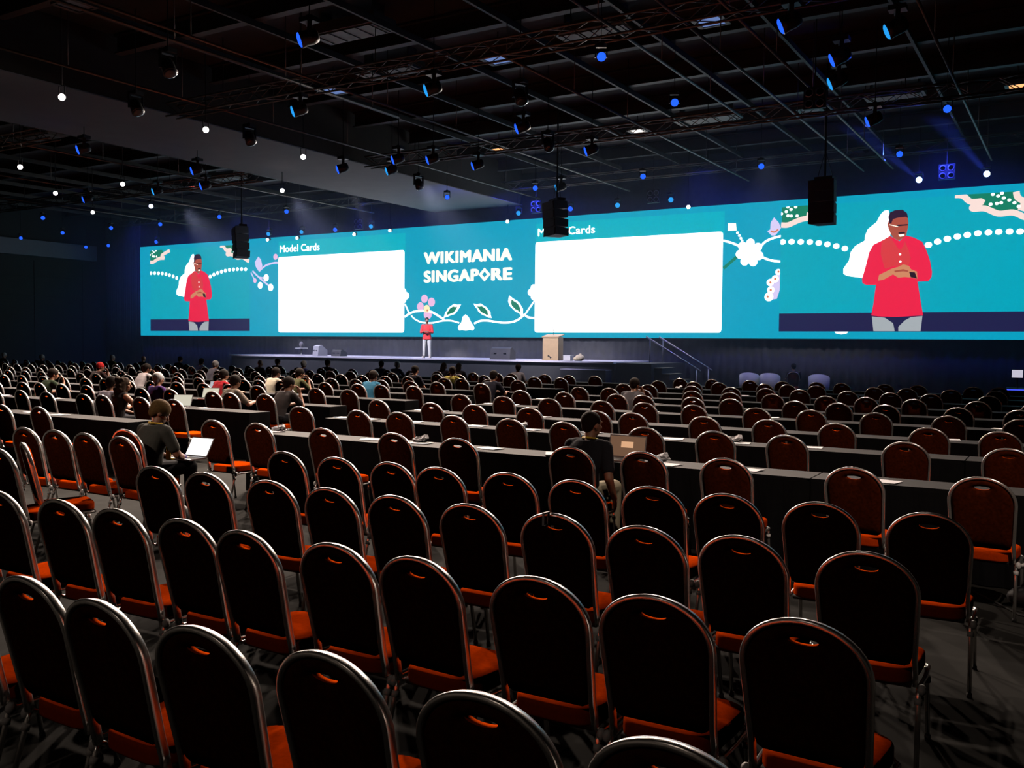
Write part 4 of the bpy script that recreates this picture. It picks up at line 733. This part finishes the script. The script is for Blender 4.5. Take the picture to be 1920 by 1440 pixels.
# hanging line arrays
for (x, y, zb, zt, wd), lab in zip(ARRAYS, ('black line array speaker hanging in front of the left end of the video wall', 'black line array speaker hanging in front of the second slide heading', 'black line array speaker hanging left of the large speaker picture')):
    t = empty('line_array_speaker', (x, y, 0), -.62 if x < -10 else -.1); tag(t, lab, 'speaker', 'hanging line arrays')
    n = 4; h = (zt - zb) / n; wd = min(wd, 1.25) if x < -20 else wd * .95
    for i in range(n):
        b = MB(); z = zb + h * (i + .5); a = -.06 + .04 * i
        vs = [(-wd / 2, -.25, -h * .48), (wd / 2, -.25, -h * .48), (wd * .36, .28, -h * .42), (-wd * .36, .28, -h * .42), (-wd / 2, -.25, h * .48), (wd / 2, -.25, h * .48), (wd * .36, .28, h * .42), (-wd * .36, .28, h * .42)]
        Rm = Matrix.Rotation(a, 3, 'X'); b.add([Rm @ Vector(v) + Vector((0, .02 * (n - i) - .04, z)) for v in vs], [(0, 3, 2, 1), (4, 5, 6, 7), (0, 1, 5, 4), (1, 2, 6, 5), (2, 3, 7, 6), (3, 0, 4, 7)])
        c = b.build('cabinet', M_GREY2, t); g = MB(); g.box((0, -.262 + .02 * (n - i) - .04, z - .025 * (1 + a)), (wd * .9, .02, h * .8), 0, Rm); g.build('grille', M_GREY2, c)
    b = MB(); b.box((0, .05, zt + .05), (wd * .7, .3, .08)); b.tube([(0, .05, zt + .08), (0, .05, 9.597)], .03, 8)
    for s in (-1, 1): b.tube([(s * wd * .3, .05, zt + .08), (0, .05, zt + .8)], .01, 6)
    b.build('rigging', M_BLK, t)
# ------------------------------------------------------------------ people
def remesh(mb, vox, name, mats, it=3):
    me = mb.mesh(name, []); o = bpy.data.objects.new(name, me); COL.objects.link(o)
    r = o.modifiers.new('join', 'REMESH'); r.mode = 'VOXEL'; r.voxel_size = vox; r.use_smooth_shade = True
    s = o.modifiers.new('relax', 'SMOOTH'); s.factor = .5; s.iterations = it
    out = bpy.data.meshes.new_from_object(o.evaluated_get(bpy.context.evaluated_depsgraph_get())); bpy.data.objects.remove(o); bpy.data.meshes.remove(me)
    out.name = name; out.materials.clear()
    for m in mats: out.materials.append(m)
    out.polygons.foreach_set('use_smooth', [True] * len(out.polygons)); out.update(); return out
def hand(b, wrist, fw, up, s, curl=.5, r=1.0):
    # palm, four bent fingers of unequal length and a thumb that leaves the side of the palm; fw: along the fingers, up: back of the hand, s: +1 when the thumb lies towards the side vector
    fw = Vector(fw).normalized(); up = (Vector(up) - fw * Vector(up).dot(fw)).normalized(); sd = fw.cross(up) * s; W = Vector(wrist)
    M = Matrix((sd, fw, up)).transposed()
    b.ell(W + fw * .045, (.038 * r, .05 * r, .016 * r), 14, 8, 0, M.to_4x4())
    for i, (dx, L) in enumerate(((.028, .068), (.010, .078), (-.009, .072), (-.027, .056))):
        p = W + fw * (.082 - .004 * abs(i - 1)) + sd * dx; d = fw; rr = .0095 * r - .0006 * i
        for k, f in enumerate((.45, .32, .23)):
            a = curl * (.5 + .5 * k); d2 = (d * math.cos(a) - up * math.sin(a)).normalized(); q = p + d2 * L * f; b.cone(p, q, rr, rr * .9, 8); p = q; rr *= .92; d = d2
    p = W + fw * .03 + sd * .032; d = (fw * .75 + sd * .62 - up * .25).normalized(); q = p + d * .036; b.cone(p, q, .012, .0105, 8); d = (d + fw * .5 - up * curl * .3).normalized(); b.cone(q, q + d * .03, .0105, .008, 8)
def head_parts(b, C, M):
    T = lambda p: Vector(C) + M @ Vector(p); M4 = M.to_4x4()
    b.ell(T((0, -.008, .02)), (.076, .097, .095), 18, 12, 0, M4); b.ell(T((0, .03, -.05)), (.056, .062, .062), 16, 10, 0, M4); b.ell(T((0, .058, -.085)), (.026, .025, .022), 12, 8, 0, M4)
    b.cone(T((0, .088, .012)), T((0, .112, -.028)), .009, .015, 10); b.cone(T((-.012, .1, -.034)), T((.012, .1, -.034)), .009, .009, 8)
    b.cone(T((-.045, .078, .03)), T((.045, .078, .03)), .012, .012, 8); b.cone(T((-.02, .089, -.058)), T((.02, .089, -.058)), .009, .009, 8)
    for s in (-1, 1): b.ell(T((s * .079, -.008, -.012)), (.010, .022, .032), 10, 8, 0, M4); b.ell(T((s * .045, .06, -.02)), (.022, .026, .022), 10, 8, 0, M4)
def hair_mesh(kind, C, M, vox, m, name='hair'):
    b = MB(); T = lambda p: Vector(C) + M @ Vector(p); M4 = M.to_4x4()
    if kind in ('short', 'cap', 'crop'):
        e = .009 if kind == 'crop' else .019
        b.ell(T((0, -.022, .038)), (.077 + e, .092 + e, .080 + e), 18, 12, 0, M4); b.ell(T((0, -.055, -.01)), (.060 + e, .042 + e, .06 + e), 14, 10, 0, M4)
        if kind == 'cap': b.box(T((0, .09, .045)), (.13, .1, .014), 0, M)
    elif kind == 'long':
        b.ell(T((0, -.025, .035)), (.09, .1, .088), 18, 12, 0, M4); b.loft([(T((0, -.05, .05)), .085, .06, 0), (T((0, -.07, -.08)), .1, .055, 0), (T((0, -.085, -.22)), .095, .045, 0), (T((0, -.08, -.3)), .05, .025, 0)])
    elif kind == 'curly':
        r = random.Random(5); b.ell(T((0, -.03, .03)), (.105, .115, .1), 18, 12, 0, M4); b.loft([(T((0, -.05, .03)), .12, .085, 0), (T((0, -.07, -.1)), .14, .085, 0), (T((0, -.08, -.24)), .11, .06, 0)])
        for i in range(60):
            a = r.uniform(0, 2 * PI); z = r.uniform(-.27, .11); k = .12 if z < 0 else .1
            p = (k * math.cos(a), -.06 + k * .8 * math.sin(a), z)
            if p[1] < .03: b.ell(T(p), (.03, .03, .03), 8, 6)
    return remesh(b, vox, name, [m])
def seated(lean_, arms, pitch, yaw, vox=.013, sleeves='short', build=1.0, turn=0.0):
    """Meshes of a seated figure facing +Y, origin on the floor under the seat."""
    L = lean_; B = build; sp = [((0, -.09, .55), .165 * B, .125 * B, 0), ((0, -.10 + .15 * L, .63), .155 * B, .118 * B, -.2 * L), ((0, -.10 + .35 * L, .74), .145 * B, .108 * B, -.4 * L), ((0, -.09 + .65 * L, .87), .165 * B, .115 * B, -.6 * L), ((0, -.09 + .88 * L, .96), .168 * B, .098 * B, -.6 * L), ((0, -.085 + 1.0 * L, 1.02), .11 * B, .075 * B, -.6 * L)]
    neck = Vector((0, -.08 + L, 1.0)); drop = .30 * L * L; hc = Vector((0, -.05 + 1.12 * L + .03 * pitch, 1.165 - drop * .3 - .03 * pitch))
    M = Matrix.Rotation(yaw, 3, 'Z') @ Matrix.Rotation(-pitch, 3, 'X'); body = MB(); body.loft(sp); body.cone(neck, hc + Vector((0, -.015, -.05)), .058, .05, 14); head_parts(body, hc, M)
    sh = []; J = {}
    for s in (-1, 1):
        S_ = Vector((s * .178 * B, -.085 + .93 * L, .965))
        a = arms if isinstance(arms, str) else arms[0 if s < 0 else 1]
        if a == 'table': E, Wr, fw, up = Vector((s * .25, .13 + .75 * L, .745)), Vector((s * .13, .34 + .85 * L, .785)), (-s * .25, 1, .0), (0, 0, 1)
        elif a == 'lap': E, Wr, fw, up = Vector((s * .25, .04 + .5 * L, .72)), Vector((s * .12, .25 + .4 * L, .655)), (-s * .4, 1, 0), (0, 0, 1)
        elif a == 'chin': E, Wr, fw, up = Vector((s * .2, .22 + .6 * L, .76)), Vector((s * .09, .16 + 1.0 * L, .99)), (-s * .3, -.1, 1), (s * .2, 1, .2)
        else: E, Wr, fw, up = Vector((s * .27, -.12 + .4 * L, .70)), Vector((s * .26, .04 + .3 * L, .50)), (0, .25, -1), (s, 0, 0)
        J[s] = (S_, E, Wr); body.cone(S_, E, .053, .042, 12); body.cone(E, Wr, .042, .029, 12); hand(body, Wr, fw, up, s if a != 'down' else -s, .45, 1.0 if vox < .01 else 1.25)
    for s in (-1, 1):
        H, K, A = Vector((s * .09, -.06, .565)), Vector((s * .13, .36, .56)), Vector((s * .135, .35, .085)); J['h%d' % s] = (H, K, A)
        body.cone(H, K, .085, .062, 14); body.cone(K, A, .06, .04, 12); body.cone(A, A + Vector((s * .01, .13, -.05)), .04, .03, 10)
    out = {'body': remesh(body, vox, 'person', [M_SKIN])}
    shirt = MB(); shirt.loft([((c[0], c[1], c[2]), rx + .014, ry + .014, t) for c, rx, ry, t in sp])
    shirt.cone(Vector((-.13 * B, -.085 + .95 * L, .975)), Vector((.13 * B, -.085 + .95 * L, .975)), .066, .066, 12)
    for s in (-1, 1):
        S_, E, Wr = J[s]
        if sleeves == 'none': continue
        end = S_.lerp(E, .72) if sleeves == 'short' else E
        shirt.cone(S_, end, .066, .06 if sleeves == 'short' else .056, 14)
        if sleeves == 'long': shirt.cone(E, E.lerp(Wr, .93), .056, .04, 14)
    out['shirt'] = remesh(shirt, vox, 'shirt', [])
    tr = MB(); tr.loft([((0, -.09, .51), .16 * B, .12, 0), ((0, -.09, .58), .176 * B, .137, 0), ((0, -.095, .63), .168 * B, .13, 0)])
    for s in (-1, 1): H, K, A = J['h%d' % s]; tr.cone(H, K, .095, .073, 14); tr.cone(K, A, .072, .056, 14)
    out['trousers'] = remesh(tr, vox, 'trousers', [])
    so = MB()
    for s in (-1, 1): A = J['h%d' % s][2]; so.cone(A + Vector((0, -.03, -.045)), A + Vector((s * .015, .16, -.05)), .042, .036, 12); so.box(A + Vector((s * .005, .06, -.078)), (.085, .27, .014)); so.cone(A + Vector((0, 0, .01)), A + Vector((0, 0, -.03)), .05, .045, 10)
    out['shoes'] = remesh(so, max(vox * .8, .008), 'shoes', [])
    out['_head'] = (hc, M); out['_neck'] = neck; out['_J'] = J; out['_L'] = L
    return out
def cloth(name, c, v=.15): return mat(name, c, .85, var=v, scale=30, spec=.1)
def lanyard_mesh(fig, r=.007, down=.26):
    L = fig['_L']; n = fig['_neck']; b = MB(); pts = [n + Vector((0, .17 - .02, -down))]
    front = n + Vector((0, .155, -down)); pts = [front, n + Vector((.06, .118, -.06)), n + Vector((.074, .03, .035)), n + Vector((.045, -.055, .05)), n + Vector((0, -.078, .052)), n + Vector((-.045, -.055, .05)), n + Vector((-.074, .03, .035)), n + Vector((-.06, .118, -.06)), front + Vector((-.006, 0, 0))]
    b.sweep(pts, [(-.011, -.002), (.011, -.002), (.011, .002), (-.011, .002)], 0); b.box(front + Vector((0, .006, -.05)), (.075, .004, .1), 0)
    return b.mesh('lanyard', [mat('yellow_lanyard', (.85, .52, .03), .6, var=.1)])
def recolour(o, m):
    o.material_slots[0].link = 'OBJECT'; o.material_slots[0].material = m
def person(fig, hair, loc, rz, label, shirt_m, trouser_m, hair_m=None, skin=None, group=None, scale=1.0):
    o = link('person', fig['body']); o.location = loc; o.rotation_euler = (0, 0, rz); tag(o, label, 'person', group); o.scale = (scale,) * 3
    recolour(o, skin or M_SKIN)
    for k, m in (('shirt', shirt_m), ('trousers', trouser_m), ('shoes', M_RUB)):
        me = fig[k]
        if not me.materials: me.materials.append(M_RUB)
        c = link(k, me, o); recolour(c, m)
    if hair: h = link('hair' if hair.name.startswith('hair') else 'cap', hair, o); recolour(h, hair_m)
    return o
M_HAIRD = mat('dark_hair', (.014, .010, .008), .8, var=.3, scale=60, spec=.1); M_HAIRB = mat('light_brown_hair', (.13, .075, .028), .8, var=.35, scale=60, spec=.1); M_HAIRG = mat('grey_hair', (.42, .40, .40), .6, var=.2, scale=60)
M_JEAN = cloth('dark_jeans', (.03, .035, .055)); M_BLKC = cloth('black_cotton', (.014, .014, .017))
FIG = {'up': seated(.04, 'lap', .12, 0), 'fwd': seated(.20, 'table', .3, .1), 'low': seated(.27, ('table', 'chin'), .25, -.25), 'left': seated(.10, ('table', 'lap'), .1, .5)}
HAIRS = {(p, h): hair_mesh(h, *FIG[p]['_head'], .012, M_HAIRD, 'hair_' + h if h != 'cap' else 'cap') for p in FIG for h in ('short', 'long', 'cap')}
WHO = {  # figure, hair kind, hair material, shirt colour, label
 'blue': ('fwd', 'short', M_HAIRD, (.035, .16, .27), 'dark-haired person in a blue shirt leaning on a table in mid hall'),
 'lilacL': ('fwd', 'short', M_HAIRD, (.50, .44, .52), 'person in a pale lilac shirt bent forward, behind the curly-haired woman'),
 'purple': ('up', 'short', M_HAIRG, (.13, .055, .24), 'grey-haired person in a purple shirt seen from behind'),
 'whitebig': ('low', 'short', M_HAIRD, (.72, .64, .66), 'dark-haired person in a broad white shirt bent over a left table'),
 'redshirt': ('fwd', 'short', M_HAIRD, (.62, .03, .045), 'person in a bright red shirt in the left block'),
 'khaki': ('up', 'short', M_HAIRG, (.16, .16, .03), 'person in an olive green shirt at the back of the left block'),
 'redcap': ('low', 'cap', cloth('red_felt', (.42, .02, .02)), (.05, .03, .03), 'person with a red cap in the left block'),
 'cream': ('fwd', 'short', M_HAIRD, (.42, .34, .27), 'person in a beige shirt leaning forward near the aisle'),
 'dark': ('low', 'short', M_HAIRD, (.06, .05, .05), 'dark-clothed person reaching left at the aisle'),
 'whiteyel': ('fwd', 'short', M_HAIRD, (.78, .70, .55), 'person in a cream shirt bent over in front of the bald person'),
 'bald': ('up', None, None, (.10, .07, .06), 'bald person sitting upright below the left end of the stage'),
 'h520': ('up', 'short', M_HAIRD, (.07, .06, .06), 'dark-haired person sitting right of the bald person'),
 'blue563': ('left', 'short', M_HAIRG, (.07, .07, .26), 'person in a royal blue shirt below the stage monitors'),
 'khaki545': ('low', 'short', M_HAIRD, (.13, .13, .06), 'person in a dull olive shirt in front of the royal blue shirt'),
 'h613': ('up', 'short', M_HAIRD, (.22, .09, .09), 'person in a dusky red shirt in front of the small stage monitor'),
 'lil1': ('left', 'short', M_HAIRD, (.42, .36, .46), 'left one of two people in pale lilac shirts below the speaker on stage'),
 'lil2': ('fwd', 'short', M_HAIRG, (.40, .36, .46), 'right one of two people in pale lilac shirts below the speaker on stage'),
 'dk775': ('up', 'short', M_HAIRD, (.035, .035, .05), 'dark-clothed person seated right below the speaker on stage'),
 'wom832': ('up', 'long', M_HAIRD, (.05, .04, .06), 'long-haired person in dark clothes left of the yellow shirt'),
 'l850': ('left', 'short', M_HAIRD, (.58, .46, .10), 'person in a yellow shirt between two long-haired people'),
 'wom858': ('up', 'long', M_HAIRD, (.045, .04, .05), 'long-haired person in dark clothes right of the yellow shirt'),
 'dk918': ('fwd', 'short', M_HAIRD, (.03, .03, .045), 'dark-clothed person in front of the dark grey stage monitor'),
 'gr968': ('left', 'short', M_HAIRD, (.30, .28, .33), 'person in a grey shirt left of the wooden lectern'),
 'r1180': ('low', 'short', M_HAIRD, (.10, .09, .10), 'lone dark-clothed person among the empty chairs of the right block'),
 'l7': ('up', 'short', M_HAIRG, (.12, .10, .10), 'grey-haired person at the far left end of the hall'),
 'l77': ('up', 'short', M_HAIRG, (.16, .17, .14), 'grey-haired person in a dull green-grey shirt at far left'),
 'l268': ('up', None, None, (.12, .10, .10), 'bald person farthest back in the left block'),
 'l330': ('fwd', 'short', M_HAIRD, (.10, .08, .09), 'dark-haired person at the back of the left block, left of the navy shirt'),
 'l375': ('left', 'short', M_HAIRD, (.05, .06, .16), 'person in a navy shirt at the back of the left block'),
 'l395': ('fwd', 'short', M_HAIRG, (.30, .28, .36), 'grey-haired person in a pale blue-grey shirt beside the navy shirt'),
 'green': ('low', 'short', M_HAIRD, (.035, .055, .03), 'person in a dark green shirt left of the curly-haired woman'),
}
for i, (nm, k, x, y) in enumerate(PEOPLE):
    f, h, hm, c, lab = WHO[nm]
    person(FIG[f], HAIRS[(f, h)] if h else None, (x, y + .05, -.012), rj.uniform(-.12, .12), lab, cloth('shirt_cloth_' + nm, lin(c, .7)), M_JEAN if i % 2 else M_BLKC, hm, M_SKIN if i % 3 else M_SKIN_D, 'audience at the tables', 1.0)
# white hats, papers and bags are few: an open laptop stands before some of them
def laptop(loc, rz, disp, label, tilt=.35, wd=.33):
    t = empty('laptop', loc, rz); tag(t, label, 'laptop')
    b = MB(); b.box((0, 0, .008), (wd, .23, .016)); b.build('base', mat('grey_aluminium', (.35, .34, .35), .4, .6), t)
    b = MB(); b.box((0, -.01, .0175), (wd * .88, .12, .002)); b.build('keyboard', M_RUB, t)
    R_ = Matrix.Rotation(-tilt, 4, 'X'); b = MB(); b.box((0, .004, .115), (wd, .008, .23)); li = b.build('lid', mat('grey_aluminium', (.35, .34, .35), .4, .6), t); li.location = (0, .112, .012); li.rotation_euler = (-tilt, 0, 0)
    b = MB(); b.box((0, -.0015, .118), (wd * .94, .003, .2)); b.build('display', disp, li); return t, li
for x, y, k, c in ((-13.1, .12, 'F', (.8, .75, .6)), (-14.6, .15, 'G', (.85, .8, .62)), (-16.9, .15, 'H', (.6, .6, .66))):
    laptop((x, ROWY[k] + y, TH + .004), .5, glow('warm_white_display_' + k, c, .8), 'open laptop with a pale lit display on the %s table row, left block' % TN[k], .5)

# the three figures nearest the camera
f1 = seated(.10, ('lap', 'lap'), .62, -.55, .0085)
hm1 = hair_mesh('short', *f1['_head'], .009, M_HAIRB)
p1 = person(f1, hm1, (-8.2, 6.26, -.012), .02, 'bearded man in dark grey T-shirt and yellow lanyard, a laptop on his lap', cloth('charcoal_cotton', (.085, .085, .075)), cloth('black_trousers', (.02, .02, .024)), M_HAIRB)
link('lanyard', lanyard_mesh(f1), p1)
C, M = f1['_head']; b = MB(); b.ell(C + M @ Vector((0, .045, -.075)), (.058, .055, .05), 14, 10, 0, M.to_4x4()); link('beard', remesh(b, .008, 'beard', [M_HAIRB]), p1)
J = f1['_J'][1]; b = MB(); a, c = J[1].lerp(J[2], .80), J[1].lerp(J[2], .95); b.cone(a, c, .037, .034, 14); link('purple_wristband', b.mesh('purple_wristband', [mat('purple_band', (.14, .05, .45), .6)], True), p1)
laptop((-8.08, 6.58, .632), .04, glow('bright_white_display', (1, .97, .97), 1.6), 'laptop with a brilliant white display on the lap of the man in dark grey', .52, .33)
f2 = seated(.16, ('table', 'down'), .10, -.35, .0085)
hm2 = hair_mesh('crop', *f2['_head'], .009, M_HAIRD)
p2 = person(f2, hm2, (-3.83, 7.56, -.012), .0, 'man with cropped dark hair and black shirt sitting before an open laptop', cloth('black_shirt_cloth', (.022, .022, .028)), cloth('cream_shorts', (.55, .48, .33)), M_HAIRD)
link('lanyard', lanyard_mesh(f2), p2)
t, li = laptop((-3.82, 8.33, TH + .004), .0, glow('brown_display', (.16, .085, .05), 1.0), 'open laptop with a brown display and pale box in front of the man in black', .22, .40)
b = MB(); b.box((.0, -.0035, .135), (.13, .003, .06)); b.build('pale_dialog_box', glow('pale_orange_box', (.9, .5, .28), .8), li)
f3 = seated(.10, ('lap', 'table'), .1, -.6, .0085, 'none', .92)
hm3 = hair_mesh('curly', *f3['_head'], .010, M_HAIRD)
person(f3, hm3, (-13.62, 9.76, -.012), -.2, 'woman with big dark curly hair and a sleeveless black top', cloth('black_top', (.02, .017, .018)), M_BLKC, cloth('dark_curls', (.035, .022, .015), .4))
fa = FIG['up']; person(fa, HAIRS[('up', 'short')], (-8.75, 33.78, -.012), .4, 'dark-clothed person seated between the white tub armchairs right of the stage', cloth('dark_jacket', (.045, .04, .05)), M_BLKC, M_HAIRD)

# ------------------------------------------------------------------ the speaker on stage
def standing(vox=.008):
    sp = [((0, 0, .86), .160, .115, 0), ((0, 0, .96), .158, .115, 0), ((0, .005, 1.08), .148, .108, 0), ((0, .005, 1.24), .17, .118, 0), ((0, 0, 1.37), .172, .1, 0), ((0, -.005, 1.44), .11, .075, 0)]
    body = MB(); body.loft(sp); hc = Vector((0, .02, 1.615)); M = Matrix.Rotation(.25, 3, 'Z') @ Matrix.Rotation(-.12, 3, 'X')
    body.cone((0, -.005, 1.42), hc + Vector((0, -.02, -.05)), .06, .053, 14); head_parts(body, hc, M); J = {}
    for s in (-1, 1):
        S_, E, Wr = Vector((s * .185, -.005, 1.385)), Vector((s * .245, .06, 1.10)), Vector((s * .075, .25, 1.13)); J[s] = (S_, E, Wr)
        body.cone(S_, E, .055, .044, 12); body.cone(E, Wr, .043, .03, 12); hand(body, Wr, (-s * 1, .35, .05), (0, .6, 1) if s > 0 else (0, .9, .6), s, .7)
        H, K, A = Vector((s * .092, 0, .88)), Vector((s * .115, .02, .49)), Vector((s * .13, -.01, .09)); J['h%d' % s] = (H, K, A)
        body.cone(H, K, .088, .062, 14); body.cone(K, A, .06, .04, 12); body.cone(A, A + Vector((s * .03, .15, -.05)), .04, .03, 10)
    out = {'body': remesh(body, vox, 'person', [M_SKIN_D])}
    sh = MB(); sh.loft([((0, 0, .80), .195, .145, 0), ((0, 0, .9), .185, .138, 0)] + [((c[0], c[1], c[2]), rx + .016, ry + .018, t) for c, rx, ry, t in sp[1:]])
    sh.cone((-.13, -.003, 1.385), (.13, -.003, 1.385), .066, .066, 12)
    for s in (-1, 1): S_, E, Wr = J[s]; sh.cone(S_, E, .068, .058, 14); sh.cone(E, E.lerp(Wr, .55), .058, .05, 14)
    out['shirt'] = remesh(sh, vox, 'shirt', [])
    tr = MB(); tr.loft([((0, 0, .8), .17, .125, 0), ((0, 0, .9), .17, .127, 0), ((0, 0, .97), .165, .12, 0)])
    for s in (-1, 1): H, K, A = J['h%d' % s]; tr.cone(H, K, .098, .076, 14); tr.cone(K, A + Vector((0, 0, .0)), .076, .062, 14)
    out['trousers'] = remesh(tr, vox, 'trousers', [])
    so = MB()
    for s in (-1, 1): A = J['h%d' % s][2]; so.cone(A + Vector((0, -.03, -.045)), A + Vector((s * .035, .17, -.05)), .044, .037, 12); so.box(A + Vector((s * .015, .065, -.08)), (.09, .28, .018))
    out['shoes'] = remesh(so, vox, 'shoes', []); out['_head'] = (hc, M); out['_neck'] = Vector((0, 0, 1.43)); return out
fs = standing(); hs = hair_mesh('crop', *fs['_head'], .008, M_HAIRD)
sp_ = person(fs, hs, (-23.9, 32.05, ST), PI + .42, 'man in a long red shirt and grey jeans standing with clasped hands on the stage', cloth('red_shirt_cloth', (.72, .05, .06)), cloth('pale_grey_jeans', (.52, .54, .58)), M_HAIRD, M_SKIN_D)
sp_.children[2].material_slots[0].material = M_WHT
C, M = fs['_head']
b = MB(); b.cone(C + M @ Vector((-.028, .094, -.045)), C + M @ Vector((.028, .094, -.045)), .008, .008, 8); link('moustache', b.mesh('moustache', [M_HAIRD], True), sp_)
b = MB()
for s in (-1, 1): b.tube([C + M @ Vector((s * .034 + .022 * math.cos(a), .1, .008 + .018 * math.sin(a))) for a in [2 * PI * i / 12 for i in range(12)]], .0025, 5, 0, True); b.tube([C + M @ Vector((s * .056, .098, .01)), C + M @ Vector((s * .084, .0, .008))], .0025, 5)
link('glasses', b.mesh('glasses', [M_WHT], True), sp_)
b = MB()
for s in (-1, 1): b.ell(C + M @ Vector((s * .033, .082, .006)), (.012, .008, .008), 10, 8)
link('eyes', b.mesh('eyes', [M_BLK], True), sp_)
b = MB()
for z in (1.12, 1.2, 1.28): b.ell((0, .142, z), (.010, .005, .008), 8, 6)
link('shirt_button', b.mesh('shirt_button', [M_WHT], True), sp_)
lamp('stage_key_spot', 'SPOT', (-22.0, 24.6, 7.6), 5200, (1, .93, .95), (-23.9, 32.1, 2.2), .1, 14, .5)
lamp('stage_key_spot', 'SPOT', (-19.0, 24.6, 7.6), 2400, (1, .93, .95), (-18.0, 32.2, 1.8), .1, 22, .6)
lamp('stage_wash', 'SPOT', (-9, 30.5, 8.3), 500, (.85, .85, 1), (-9, 33.6, 0), .2, 70, .9)  # spot with no fixture, added to brighten the white armchairs
for x in (-31, -25, -19):
    lamp('stage_wash', 'SPOT', (x, 25.0, 7.3), 3600, (.74, .74, 1), (x, 33.2, 1.0), .2, 52, .9)
# ------------------------------------------------------------------ thin theatrical haze in front of the stage
hz = bpy.data.materials.new('thin_haze'); hz.use_nodes = True; nt = hz.node_tree; nt.nodes.remove(nt.nodes['Principled BSDF'])
v = nt.nodes.new('ShaderNodeVolumeScatter'); v.inputs['Color'].default_value = (.75, .82, 1, 1); v.inputs['Density'].default_value = .008; v.inputs['Anisotropy'].default_value = .3
nt.links.new(v.outputs[0], nt.nodes['Material Output'].inputs['Volume'])
prof = [(XL + .1, .02), (2, .02), (2, 8.9), (-20.85, 8.9), (-20.85, 7.9), (-25.95, 7.9), (-25.95, 8.9), (XL + .1, 8.9)]; k = len(prof)
b = MB(); b.add([(x, 25.3, z) for x, z in prof] + [(x, 34.9, z) for x, z in prof], [tuple(range(k)), tuple(range(2 * k - 1, k - 1, -1))] + [(i, i + k, (i + 1) % k + k, (i + 1) % k) for i in range(k)])
o = b.build('haze', hz); tag(o, 'thin blue haze hanging in the air before the video wall', 'haze', None, 'stuff')
for i, (x, y, z) in enumerate(sorted(FRONTBIG)):
    lamp('beam_light', 'SPOT', (x, y - .3, z), 6000, (.06, .12, 1), (x - 2.2 + .6 * i, y - 3.2, z + 1.9), .08, 13, .35)
